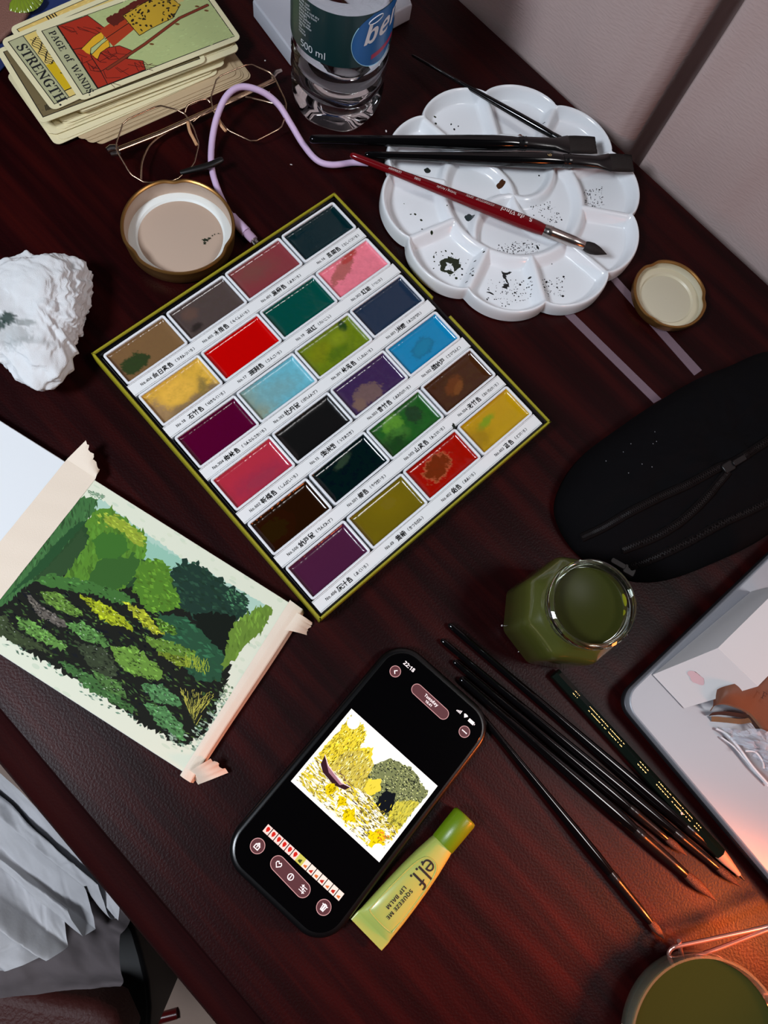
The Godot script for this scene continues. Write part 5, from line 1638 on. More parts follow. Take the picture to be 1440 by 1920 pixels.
func laptop_corner() -> void:
	# frame laptop
	var o := Vector3(190.1, 16, 1) - Vector3(0, 16, 0)
	var turn := 0.6563
	var lp := thing("laptop", "closed silver laptop with a rounded corner, at the right edge of the desk", "laptop", o, turn)
	var out := rounded(0.0, 320.0, 0.0, 226.0, 12.0, 10)
	# the corner is not quite square to the view: shear the outline by its measured direction
	var sh := Sh.new()
	sh.prism(out, 3.0, 8.6, 1.6, 3)
	part("laptop_base", sh, mat(c8(60, 60, 64), 0.4, 0.8), lp)
	var ld := Sh.new()
	ld.prism(out, 9.2, 16.0, 1.0, 3)
	var alu := mat(c8(156, 158, 164), 0.46, 0.35)
	part("laptop_lid", ld, alu, lp)
	for p in [[20, 20], [300, 20], [20, 206], [300, 206]]:
		var f := Sh.new()
		f.lathe([Vector2(0.1, 0), Vector2(6, 0), Vector2(6.5, 3.2), Vector2(0.1, 3.2)], 24, Vector3(p[0], 0, p[1]))
		part("foot", f, M.black_metal, lp)
	# the white carton that leans on it
	var a: Vector3 = Vector3(210.76, 17, -12.57); var b: Vector3 = Vector3(237.42, 44, -25.22); var c: Vector3 = Vector3(257.76, 44, -3.68); var d: Vector3 = Vector3(227.5, 17, 7.03)
	var e: Vector3 = Vector3(281.6, 48, -60.79); var f2: Vector3 = Vector3(296.54, 48, -35.48)
	var down := Vector3(4, -26, 4)
	var e2 := Vector3(e.x, 17.0, e.z); var f3 := Vector3(f2.x, 17.0, f2.z)
	var bx := Sh.new()
	var faces := [[a, d, c, b], [b, c, f2, e], [e, f2, f3, e2], [a, e2, f3, d], [d, f3, f2, c], [a, b, e, e2]]
	var mid := (a + c + f2 + e2) / 4.0
	for q in faces:
		bx.g += 1
		bx.quad(q[0], q[1], q[2], q[3])
	var carton := single("carton", bx, mat(c8(206, 204, 204), 0.55), "white carton leaning on the silver laptop with a faint pink smudge", "box")
	var sm := Sh.new()
	var nrm := (d - a).cross(b - a).normalized()
	if nrm.y < 0.0:
		nrm = -nrm
	var q2 := []
	for k in 18:
		var t := TAU * k / 18
		var uu := 0.45 + 0.07 * cos(t) * (1.0 + 0.2 * sin(k * 1.7)); var vv := 0.42 + 0.2 * sin(t) - 0.0
		q2.append(a.lerp(b, uu).lerp(d.lerp(c, uu), vv) + nrm * 0.15)
	for k in range(1, 17):
		sm.tri(q2[0], q2[k], q2[k + 1])
	part("pink_smudge", sm, mat(c8(206, 172, 176), 0.7), carton)
	# tan leather strap case with its curled opening
	var tan := bump(mat(c8(112, 64, 42), 0.6), 0.05, 0.006, 40.0)
	var cs := thing("tan_case", "tan leather case with curled edges tucked under the white carton", "case")
	var strip := func(list: Array, wd: Vector3, name2: String, m: Material) -> void:
		var s := Sh.new()
		var curve := spline(list, 8)
		var sheet := func(u: float, v: float):
			var p: Vector3 = curve[int(round(u * (curve.size() - 1)))]
			return p + wd * v
		s.grid(curve.size() - 1, 4, sheet)
		part(name2, s, m, cs)
	var lo := [Vector3(242.41, 20, 8.72), Vector3(239.55, 30, 5.69), Vector3(243.06, 34, 4.95), Vector3(250.75, 34, 7.24), Vector3(257.99, 32, 10.4), Vector3(263.35, 30, 15.27), Vector3(269.06, 28, 21.94)]
	var hi := [Vector3(240.38, 26, -0.84), Vector3(241.23, 34, -3.58), Vector3(245.49, 38, -5.09), Vector3(255.54, 38, -7.14), Vector3(266.01, 38, -10.98), Vector3(272.1, 38, -8.44), Vector3(284.94, 36, 0.75)]
	var flap := Sh.new()
	var lc := spline(lo, 6); var hc := spline(hi, 6)
	var top := func(u: float, v: float):
		var i := int(round(u * (lc.size() - 1)))
		var p: Vector3 = (hc[i] as Vector3).lerp(lc[i], v)
		return p + Vector3(0, 2.0 * sin(v * PI), 0)
	flap.grid(lc.size() - 1, 8, top)
	part("top_flap", flap, tan, cs)
	strip.call(lo, Vector3(0.6, -3.2, 0.6), "flap_edge", bump(mat(c8(142, 100, 70), 0.6), 0.05, 0.006, 40.0))
	strip.call([Vector3(242.48, 19, 12.02), Vector3(250.36, 20, 12.88), Vector3(260.15, 20, 14.12), Vector3(265.61, 22, 13.69), Vector3(270.18, 21, 18.03), Vector3(274.09, 20, 24.14)], Vector3(1.0, -2.6, 3.0), "lower_edge", bump(mat(c8(136, 98, 68), 0.6), 0.05, 0.006, 40.0))
	strip.call([Vector3(240.51, 24, 9.84), Vector3(247.85, 25, 9.49), Vector3(257.49, 25, 11), Vector3(264.42, 25, 13.02), Vector3(269.86, 24, 19.73)], Vector3(0.5, -6.0, 2.0), "inner_side", mat(c8(70, 40, 26), 0.8))
	var emb := Sh.new()
	letters(emb, "F L", 4.0, flat_text(0, 0, 0, Vector2(0.8, 0.45)) , "Droid Serif", false)
	emb.xf = Transform3D()
	var et := part("embossing", emb, mat(c8(70, 30, 18), 0.8), cs)
	et.position = (Vector3(261.22, 41, 0.69)) * SMALL
	# crumpled clear bag beside it
	var film := mat(c8(214, 220, 232, 0.42), 0.3)
	film.transparency = BaseMaterial3D.TRANSPARENCY_ALPHA
	film.cull_mode = BaseMaterial3D.CULL_DISABLED
	var wrap := Sh.new()
	var cnr := [Vector3(246.52, 17, 19.05), Vector3(275.53, 18, 21.88), Vector3(289.74, 18, 59.92), Vector3(276.34, 17, 50.19)]
	var nz := noise
	var crumple := func(u: float, v: float):
		var p: Vector3 = (cnr[0] as Vector3).lerp(cnr[1], v).lerp((cnr[3] as Vector3).lerp(cnr[2], v), u)
		var n := nz.get_noise_2d(u * 60.0, v * 40.0)
		return p + Vector3(n * 2.0, 3.0 + 9.0 * absf(n) * 2.0 + 6.0 * v, nz.get_noise_2d(u * 50.0 + 99.0, v * 50.0) * 2.0)
	wrap.grid(50, 36, crumple)
	var pb := single("plastic_bag", wrap, film, "crumpled clear plastic bag lying on the silver laptop", "bag")
	for e3 in [[[Vector3(244.94, 18, 18.97), Vector3(250.11, 19, 22.09), Vector3(255.54, 20, 29.32), Vector3(262.25, 20, 40.07), Vector3(270.96, 19, 50.34)], 0.8], [[Vector3(247.13, 18, 23.79), Vector3(254.09, 19, 29.9), Vector3(262.68, 19, 41.32), Vector3(271.41, 18, 51.61)], 0.5], [[Vector3(255.94, 26, 31.36), Vector3(261.02, 27, 32.09), Vector3(265.28, 26, 37.49), Vector3(266.63, 24, 41.12)], 0.6]]:
		var s := Sh.new()
		s.tube(spline(e3[0], 8), e3[1], 6)
		part("bag_seam", s, mat(c8(226, 228, 232), 0.4), pb)


func bag() -> void:
	# soft black pouch with two zips, running out of the frame on the right
	var outline := []
	for p in spline([Vector3(165.46, 10, -114.36), Vector3(172.84, 10, -135.72), Vector3(189.05, 10, -154.52), Vector3(216.77, 10, -174.08), Vector3(239.08, 10, -188.49), Vector3(272.24, 10, -207.47), Vector3(298.9, 10, -218.51), Vector3(328.73, 10, -230.32), Vector3(351.45, 10, -222.86), Vector3(377.04, 10, -209.37), Vector3(387.21, 10, -181.67), Vector3(369.23, 10, -154.31), Vector3(340.36, 10, -127.91), Vector3(307.17, 6, -98.28), Vector3(263.31, 6, -78.68), Vector3(228.67, 8, -69.2), Vector3(201.2, 8, -72.87), Vector3(176.35, 10, -89.46)], 6, true):
		outline.append(Vector2(p.x, p.z))
	var c := Vector2.ZERO
	for p in outline:
		c += p
	c /= outline.size()
	var m := outline.size()
	var nz := noise
	var height := func(t: float, x: float, z: float) -> float:
		return 40.0 * pow(maxf(0.0, 1.0 - pow(t, 3.2)), 0.55) + (nz.get_noise_2d(x * 0.28, z * 0.28) * 7.0 + nz.get_noise_2d(x * 0.9, z * 0.9) * 2.0) * (1.0 - t * 0.6) * minf(1.0, (1.0 - t) * 6.0)
	var at := func(a: float, t: float) -> Vector3:
		var k := fposmod(a, 1.0) * m
		var i := int(k) % m
		var e: Vector2 = (outline[i] as Vector2).lerp(outline[(i + 1) % m], k - int(k))
		var p := c.lerp(e, t)
		return Vector3(p.x, height.call(t, p.x, p.y), p.y)
	var o := thing("pouch", "black fabric pouch with two zips lying beside the water jar", "pouch", Vector3(c.x, 0, c.y))
	var s := Sh.new()
	s.flip = Sh.area(PackedVector2Array(outline)) > 0.0
	var skin := func(u: float, v: float):
		var t := minf(1.0, v * 1.12)
		var p: Vector3 = at.call(u, t)
		if v * 1.12 > 1.0:
			p = p.lerp(Vector3(c.x, 0, c.y), (v * 1.12 - 1.0) * 1.2)
			p.y = 0.2
		return p - Vector3(c.x, 0, c.y)
	s.grid(150, 50, skin)
	var fabric := matte(bump(mat(c8(9, 8, 10), 0.9), 0.09, 0.012, 90.0))
	part("pouch_body", s, fabric, o)
	# height of the pouch above any point, to lay the zips on it
	var over := func(p: Vector3) -> Vector3:
		var q := Vector2(p.x, p.z)
		var dir := (q - c)
		var best := 0.5
		var da := 10.0
		for i in m:
			var e: Vector2 = outline[i] - c
			var g := absf(wrapf(e.angle() - dir.angle(), -PI, PI))
			if g < da:
				da = g
				best = dir.length() / e.length()
		return Vector3(p.x, height.call(clampf(best, 0.0, 1.0), p.x, p.z) + 0.8, p.z) - Vector3(c.x, 0, c.y)
	var teeth_m := matte(mat(c8(24, 19, 19), 0.5))
	var tape_m := matte(bump(mat(c8(15, 11, 11), 0.95), 0.05, 0.006, 60.0))
	for z in [[Vector3(177.49, 36, -95.96), Vector3(187.58, 38, -99.95), Vector3(200.7, 40, -106.86), Vector3(218.49, 40, -115.08), Vector3(236.5, 40, -122.47), Vector3(257.03, 40, -132.75), Vector3(267.02, 40, -136.26), Vector3(281.8, 40, -144.36), Vector3(301.84, 40, -156.22)], [Vector3(201.25, 34, -76.14), Vector3(215.71, 36, -80.38), Vector3(235.89, 38, -88.81), Vector3(258.01, 38, -99.82), Vector3(276.57, 38, -107.44), Vector3(299.5, 38, -117.61)], [Vector3(199.02, 38, -86.44), Vector3(219.36, 39, -93.81), Vector3(237.27, 40, -105.24), Vector3(253.27, 40, -120.21), Vector3(262.55, 40, -130.41)]]:
		var path := []
		for p in spline(z, 30):
			path.append(over.call(p))
		var tape := Sh.new()
		tape.tube(path, 2.8, 8, 0.22)
		part("zip_tape", tape, tape_m, o)
		var teeth := Sh.new()
		var run := 0.0
		for i in path.size() - 1:
			run += path[i].distance_to(path[i + 1])
			var d: Vector3 = (path[i + 1] - path[i]).normalized()
			teeth.xf = Transform3D(Basis(d, Vector3.UP, d.cross(Vector3.UP)), path[i] + Vector3(0, 1.0, 0))
			var side := 0.5 if i % 2 else -0.5
			teeth.box(Vector3(-0.4, -0.4, side - 0.7), Vector3(0.4, 0.3, side + 0.7))
		teeth.xf = Transform3D()
		part("zip_teeth", teeth, teeth_m, o)
	for e in [[Vector3(262.01, 42, -132.46), 0.5], [Vector3(204.73, 38, -75), 2.6]]:
		var p: Vector3 = over.call(e[0])
		var sl := Sh.new()
		sl.xf = Transform3D(Basis(Vector3.UP, e[1]), p + Vector3(0, 1.6, 0))
		sl.prism(rounded(-4.0, 4.0, -3.0, 3.0, 1.4, 3), -0.4, 1.6, 0.5, 2)
		sl.prism(rounded(3.0, 13.0, -1.8, 1.8, 1.2, 3), 1.6, 2.6, 0.3, 1)
		part("zip_slider", sl, mat(c8(40, 38, 38), 0.3, 0.6), o)
	for k in 26:
		# flecks of lint
		var p: Vector3 = at.call(rng.randf_range(0.0, 0.16), rng.randf_range(0.5, 0.9)) - Vector3(c.x, 0, c.y)
		if k < 9:
			var f := Sh.new()
			f.lathe([Vector2(0.02, 0), Vector2(0.35, 0.3), Vector2(0.02, 0.6)], 6, p + Vector3(0, 0.1, 0))
			part("lint_fleck", f, mat(c8(120, 120, 124), 0.9), o)


func brush(label: String, tail: Vector3, tip: Vector3, r: float, hair: float, ferrule: float, flat: bool, paint: Material, metal: Material, bristle: Material, group := "", cone := 0.5) -> Node3D:
	var dir := (tip - tail).normalized()
	var side := dir.cross(Vector3.UP).normalized()
	var o := thing("paintbrush", label, "paintbrush", tail, 0.0, group)
	o.transform = Transform3D(Basis(dir, side.cross(dir), side), tail * SMALL)
	var ln := tail.distance_to(tip)
	var h0 := ln - hair - ferrule
	var path := []
	var rad := []
	for e in [[0.0, 0.35], [0.006, 0.62], [0.015, 0.74], [0.04, 0.8], [0.2, 0.78], [0.5, 0.86], [0.75, 1.0], [0.88, 1.04], [0.96, 0.95], [1.0, 0.82]]:
		path.append(Vector3(e[0] * h0, 0, 0))
		rad.append(r * lerpf(e[1], 1.0, 0.0) * lerpf(cone, 1.0, smoothstep(0.0, 0.75, e[0])) if e[0] < 0.75 else r * e[1])
	var h := Sh.new()
	h.tube(path, rad, 20)
	part("handle", h, paint, o)
	var f := Sh.new()
	var fr := []
	for e in [[-1.0, 0.88, 0.88], [0.4, 0.92, 0.92], [2.0, 0.92, 0.92], [2.6, 0.98, 0.98], [3.4, 0.92, 0.92], [4.4, 0.98, 0.98], [5.2, 0.9, 0.9], [ferrule * 0.7, 1.0 if flat else 0.82, 0.6 if flat else 0.82], [ferrule, 1.55 if flat else 0.66, 0.36 if flat else 0.66], [ferrule + 0.3, 1.5 if flat else 0.6, 0.3 if flat else 0.6]]:
		var ring := []
		for i in 24:
			var a := TAU * i / 24
			ring.append(Vector3(h0 + e[0], sin(a) * r * e[2], -cos(a) * r * e[1]))
		fr.append(ring)
	f.rings(fr)
	part("ferrule", f, metal, o)
	var b := Sh.new()
	var br := []
	var prof := [[0.0, 1.46, 0.32], [0.3, 1.5, 0.34], [0.8, 1.5, 0.22], [1.0, 1.42, 0.05]] if flat else [[0.0, 0.6, 0.6], [0.15, 0.74, 0.74], [0.35, 0.8, 0.8], [0.6, 0.62, 0.62], [0.85, 0.26, 0.26], [1.0, 0.03, 0.03]]
	var steps := 14
	for k in steps + 1:
		var t := float(k) / steps
		var j := 0
		while j < prof.size() - 2 and t > prof[j + 1][0]:
			j += 1
		var w := clampf((t - prof[j][0]) / (prof[j + 1][0] - prof[j][0]), 0.0, 1.0)
		var rz: float = lerpf(prof[j][1], prof[j + 1][1], w) * r
		var ry: float = lerpf(prof[j][2], prof[j + 1][2], w) * r
		var ring := []
		for i in 48:
			var a := TAU * i / 48
			var ridge := 1.0 + 0.07 * sin(i * 2.9) * (1.0 if t > 0.05 else 0.0)
			var x := h0 + ferrule + hair * t
			if flat and k == steps:
				x += 0.5 * sin(i * 3.7)
			ring.append(Vector3(x, sin(a) * ry * ridge, -cos(a) * rz * ridge))
		br.append(ring)
	b.rings(br)
	part("bristles", b, bristle, o)
	o.set_meta("print_at", h0)
	return o


func brushes() -> void:
	# four brushes lie across the palette
	var thin := brush("thin black paintbrush slanting over the top of the flower palette", Vector3(88.58, 8, -463.09), Vector3(207.45, 19, -375.99), 2.5, 9.0, 16.0, false, M.black_handle, M.black_metal, M.bristle_dark)
	var f1 := brush("black flat paintbrush lying across the palette, the upper of the two flat ones", Vector3(12.76, 12, -378.85), Vector3(216.55, 20, -382.63), 5.0, 20.0, 36.0, true, M.black_handle, M.black_metal, M.bristle_dark, "", 0.75)
	var f2 := brush("black flat paintbrush marked 6 across the palette, the lower of the two flat ones", Vector3(50.66, 14, -367.23), Vector3(243.47, 18.5, -370.46), 5.0, 17.0, 34.0, true, M.black_handle, M.black_metal, M.bristle_dark, "", 0.6)
	var mk := Sh.new()
	letters(mk, "6", 3.0, Transform3D(Basis(Vector3(0, 0, -1), Vector3(-1, 0, 0), Vector3.UP), Vector3(float(f2.get_meta("print_at")) - 12.0, 5.4, 0)), "Droid Sans", true, false, true)
	part("print", mk, mat(c8(196, 170, 120), 0.4, 0.6), f2)
	var red := brush("dark red paintbrush with a silver ferrule lying across the palette", Vector3(40.55, 15.5, -365.16), Vector3(216.97, 15, -296.53), 4.6, 17.0, 29.0, false, mat(c8(104, 6, 14), 0.14), M.steel, M.bristle_dark, "", 0.62)
	var ink := Sh.new()
	var h0: float = red.get_meta("print_at")
	var wrapped := func(p: Vector3, x0: float, roll: float) -> Vector3:
		# printed round the handle, read from the ferrule end towards the tail
		var x := x0 - p.x
		var r := 4.6 * lerpf(0.56, 1.06, smoothstep(0.0, 0.9, x / h0)) + 0.12
		var a := roll + p.y / r
		return Vector3(x, cos(a) * r, sin(a) * r)
	for e in [["5", h0 - 11.0, 3.2, 0.0, true, false], ["da Vinci", h0 - 17.0, 3.0, 0.0, true, true], ["COSMOTOP   SPIN", h0 - 39.0, 1.7, 0.0, false, true], ["Tinting / Acrylic", h0 - 66.0, 1.5, 0.35, false, false], ["5580", h0 - 92.0, 1.5, 0.35, false, false], ["for watercolour", h0 - 72.0, 1.3, -0.35, false, false], ["GERMANY", h0 - 106.0, 1.5, 0.3, false, false]]:
		var x0: float = e[1]
		var roll: float = e[3]
		letters(ink, e[0], e[2], Transform3D(), "Droid Serif" if e[5] else "Droid Sans", e[4], e[5], false, func(p: Vector3): return wrapped.call(p, x0, roll))
	part("print", ink, mat(c8(216, 200, 196), 0.4), red)
	# the bundle on the right of the phone
	var g := "black brushes lying beside the phone"
	brush("black round paintbrush nearest the pencil in the bundle right of the phone", Vector3(93.4, 3, -46.02), Vector3(255.17, 3, 98.34), 3.0, 14.0, 24.0, false, M.black_handle, M.black_metal, M.bristle_dark, g, 0.8)
	brush("black round paintbrush second from the pencil, its pointed tip past the bundle", Vector3(88.38, 3, -37), Vector3(254.45, 4, 106.43), 2.8, 17.0, 30.0, false, M.black_handle, M.black_metal, M.bristle_brown, g, 0.8)
	brush("black round paintbrush with a short brown tip, third from the pencil", Vector3(95.05, 3, -24.42), Vector3(224.5, 4, 88.3), 2.7, 15.0, 26.0, false, M.black_handle, M.black_metal, M.bristle_brown, g, 0.8)
	brush("black round paintbrush with the fattest brown tip, nearest the phone in the bundle", Vector3(98.29, 3, -14.51), Vector3(237.92, 5, 112.33), 3.6, 22.0, 36.0, false, M.black_handle, M.black_metal, M.bristle_brown, g, 0.75)
	brush("single black paintbrush apart from the bundle, pointing to the bent wire", Vector3(107, 3, 3.59), Vector3(205.08, 4, 129.72), 2.9, 12.0, 32.0, false, M.black_handle, M.black_metal, M.bristle_brown, g, 0.8)
	# the pencil
	var a := Vector3(156.05, 3.6, -15.64)
	var b := Vector3(257.77, 3.2, 103.47)
	var dir: Vector3 = (b - a).normalized()
	var side := dir.cross(Vector3.UP).normalized()
	var pc := thing("pencil", "dark green black HB pencil with gold lettering, by the laptop", "pencil", a)
	pc.transform = Transform3D(Basis(dir, side.cross(dir), side), a * SMALL)
	var ln := a.distance_to(b)
	var hexa := func(x: float, r: float) -> Array:
		var ring := []
		for i in 6:
			var t := TAU * i / 6 + PI / 6
			ring.append(Vector3(x, sin(t) * r, -cos(t) * r))
		return ring
	var bd := Sh.new()
	var e0: Array = hexa.call(0.0, 3.7); var e1: Array = hexa.call(ln - 20.0, 3.7)
	for i in 6:
		bd.g += 1
		var k := (i + 1) % 6
		bd.quad(e0[i], e0[k], e1[k], e1[i])
	bd.g += 1
	for i in range(1, 5):
		bd.tri(e0[0], e0[i + 1], e0[i])
	part("pencil_body", bd, mat(c8(10, 20, 15), 0.2), pc)
	var cone := Sh.new()
	cone.tube([Vector3(ln - 20.0, 0, 0), Vector3(ln - 15, 0, 0), Vector3(ln - 4.5, 0, 0)], [3.5, 2.9, 1.1], 18)
	part("sharpened_wood", cone, mat(c8(206, 142, 112), 0.6), pc)
	var lead := Sh.new()
	lead.tube([Vector3(ln - 4.6, 0, 0), Vector3(ln - 1.0, 0, 0), Vector3(ln, 0, 0)], [1.1, 0.5, 0.2], 12)
	part("lead", lead, mat(c8(24, 24, 26), 0.35), pc)
	var gold := Sh.new()
	var lie := func(x: float) -> Transform3D:
		# lettering on the flat upper side, read towards the blunt end
		return Transform3D(Basis(Vector3(-1, 0, 0), Vector3(0, 0, 1), Vector3.UP), Vector3(x, 3.24, 0))
	letters(gold, "HB", 2.4, lie.call(19.0), "Droid Sans", true, false, false)
	letters(gold, "FABER-CASTELL", 2.5, lie.call(56.0), "Droid Serif", true, false, false)
	letters(gold, "9000", 2.5, lie.call(76.0), "Droid Sans", true, false, false)
	letters(gold, "CASTELL 9000", 2.6, lie.call(112.0), "Droid Serif", true, false, false)
	for x in [114.5, 116.0, 117.5, 84.0, 85.5]:
		gold.quad(Vector3(x, 3.24, 1.3), Vector3(x + 0.8, 3.24, 1.3), Vector3(x + 0.8, 3.24, -1.3), Vector3(x, 3.24, -1.3))
	part("gold_lettering", gold, mat(c8(206, 168, 104), 0.35, 0.7), pc)
	var band := Sh.new()
	var pv := PackedVector2Array()
	for q in rounded(9.0, 17.5, -1.75, 1.75, 1.7, 5):
		pv.append(q)
	band.cap(pv, 3.24, true)


func glasses_and_cable() -> void:
	var o := thing("eyeglasses", "thin gold wire eyeglasses with many-sided lenses, beside the card pile", "eyeglasses")
	var wire: Material = M.gold_wire
	var lens_m := pane(Color.BLACK, 0.02, 0.02)
	lens_m.specular_mode = BaseMaterial3D.SPECULAR_DISABLED
	var left := [Vector3(-109.18, 18, -378.18), Vector3(-114.2, 14, -362.41), Vector3(-113.5, 13, -358.31), Vector3(-104.75, 9, -344.4), Vector3(-95.48, 8, -339.22), Vector3(-75.91, 7, -343.47), Vector3(-64.4, 8, -356.14), Vector3(-61.34, 11, -370.03), Vector3(-64.81, 14, -379.99), Vector3(-70.46, 16, -388.93), Vector3(-76.34, 17, -391.39), Vector3(-87.14, 19, -391.99)]
	var right := [Vector3(-54.03, 16, -404), Vector3(-49.97, 18, -419.35), Vector3(-28.6, 18, -433.22), Vector3(-12.56, 15, -429.18), Vector3(-2.95, 12, -408.41), Vector3(-3.68, 10, -398.53), Vector3(-6.6, 9, -389.37), Vector3(-25.49, 7, -377.71), Vector3(-43.5, 9, -385.03), Vector3(-52.34, 13, -395.98)]
	for l in [left, right]:
		var w := Sh.new()
		var loop := []
		for i in l.size():
			var p: Vector3 = l[i]
			var q: Vector3 = l[(i + 1) % l.size()]
			for k in 4:
				loop.append(p.lerp(q, 0.12 + 0.76 * k / 3.0))
		loop.append(loop[0])
		w.tube(loop, 0.5, 8)
		part("lens_rim", w, wire, o)
		var g := Sh.new()
		var mid := Vector3.ZERO
		for p in l:
			mid += p
		mid /= l.size()
		for i in l.size():
			g.tri(mid + Vector3(0, 1.0, 0), l[(i + 1) % l.size()], l[i])
		part("lens", g, lens_m, o)
	for e in [[[Vector3(-70.5, 16, -390.24), Vector3(-68.63, 18, -394.14), Vector3(-63.16, 18, -398.13), Vector3(-57.04, 17, -401.41), Vector3(-54.27, 16, -399.99)], 0.6], [[Vector3(-65.18, 15, -384.23), Vector3(-59.61, 16, -389.42), Vector3(-53.55, 15, -395.72)], 0.55]]:
		var s := Sh.new()
		s.tube(spline(e[0], 6), e[1], 8)
		part("bridge", s, wire, o)
	for e in [[Vector3(-68.83, 14, -384.87), Vector3(-67.32, 13, -378.11), Vector3(-64.45, 12, -372.34), Vector3(-62.56, 12, -368.18)], [Vector3(-49.4, 13, -392.7), Vector3(-47.57, 12, -386.75), Vector3(-45.08, 11, -383.5), Vector3(-43.62, 11, -381.86)]]:
		var s := Sh.new()
		s.tube(spline(e, 5), 1.1, 8, 0.5)
		part("nose_pad", s, mat(c8(196, 150, 110), 0.3), o)
	# side arms folded beneath
	var t1 := Sh.new()
	t1.tube([Vector3(-116.31, 9, -362.04), Vector3(-87.94, 7, -380.65), Vector3(-53.39, 5, -405.38), Vector3(-29.58, 4, -422.64), Vector3(-10.98, 4, -435.55)], 2.0, 10, 0.5)
	part("temple_arm", t1, M.gold_wire, o)
	var hinge := Sh.new()
	hinge.tube([Vector3(-120.14, 11, -359.98), Vector3(-117.89, 11, -361.84), Vector3(-113.2, 11, -363.04)], [2.0, 2.6, 2.2], 10)
	hinge.tube([Vector3(-118.17, 9, -358.94), Vector3(-112.14, 9, -360.66)], 1.6, 8)
	hinge.tube([Vector3(-12.72, 9, -431.66), Vector3(-10.11, 10, -435.53), Vector3(-6.38, 10, -437.76)], [1.6, 1.8, 1.2], 8)
	part("hinge", hinge, M.steel, o)
	var t2 := Sh.new()
	t2.tube(spline([Vector3(-98.19, 7, -341.93), Vector3(-98.45, 7, -353.67), Vector3(-96.82, 7, -362.29), Vector3(-93.31, 6, -372.02), Vector3(-84.82, 5, -382.3), Vector3(-67.67, 4, -395.69)], 8), 0.7, 8)
	part("temple_arm", t2, M.gold_wire, o)
	var t3 := Sh.new()
	t3.tube(spline([Vector3(-31.51, 7, -415.35), Vector3(-24.13, 7, -414.18), Vector3(-14.87, 7, -412.25), Vector3(-4.08, 8, -408.57)], 6), 0.7, 8)
	part("temple_arm", t3, M.gold_wire, o)
	var tip := Sh.new()
	tip.tube(spline([Vector3(-73.2, 8, -348.72), Vector3(-64.8, 9, -351.01), Vector3(-54.32, 10, -354.31), Vector3(-45.22, 11, -359.24)], 6), [1.6, 1.7, 1.8, 1.9, 2.0, 2.1, 2.2, 2.3, 2.3, 2.4, 2.4, 2.4, 2.4, 2.4, 2.4, 2.4, 2.3, 2.2, 1.6], 12, 0.7)
	part("arm_tip", tip, mat(c8(14, 12, 11), 0.4), o, "black arm tip")
	# lilac cable
	var c := thing("charging_cable", "lilac charging cable looping over the eyeglasses to a clear plug", "cable")
	var s := Sh.new()
	s.tube(spline([Vector3(54.08, 3, -369.92), Vector3(43.51, 3, -369.6), Vector3(28.49, 3, -366.73), Vector3(18.11, 3, -369.96), Vector3(8.51, 4, -381.72), Vector3(0, 8, -394.42), Vector3(-8.78, 14, -404.59), Vector3(-20.24, 20, -408.41), Vector3(-33.29, 23, -407.76), Vector3(-42.77, 22, -400.39), Vector3(-49.81, 15, -388.13), Vector3(-53.29, 8, -373.34), Vector3(-53.14, 5, -356.51), Vector3(-48.55, 4, -339.76), Vector3(-42.96, 4, -326.67), Vector3(-37.13, 4, -316.21)], 10), 2.15, 14)
	part("cable", s, mat(c8(206, 178, 212), 0.5), c)
	var sleeve := Sh.new()
	sleeve.tube([Vector3(-38.57, 4.5, -319.89), Vector3(-36.74, 4.6, -316.61), Vector3(-33.88, 4.6, -313.07), Vector3(-29.24, 4.6, -307.58)], [2.6, 3.1, 3.5, 3.6], 16)
	part("strain_relief", sleeve, mat(c8(200, 172, 204), 0.45), c)
	var plug := Sh.new()
	plug.tube([Vector3(-29.95, 4.6, -308.36), Vector3(-26.4, 4.6, -304.46), Vector3(-24.27, 4.6, -302.13)], [3.2, 3.2, 3.0], 16, 0.8)
	var pm := mat(c8(180, 150, 176), 0.1)
	part("plug", plug, pm, c)
	var metal := Sh.new()
	metal.tube([Vector3(-24.99, 4.4, -302.64), Vector3(-22.51, 4.2, -299.65)], [2.4, 2.4], 12, 0.5)
	part("plug_tip", metal, M.steel, c)


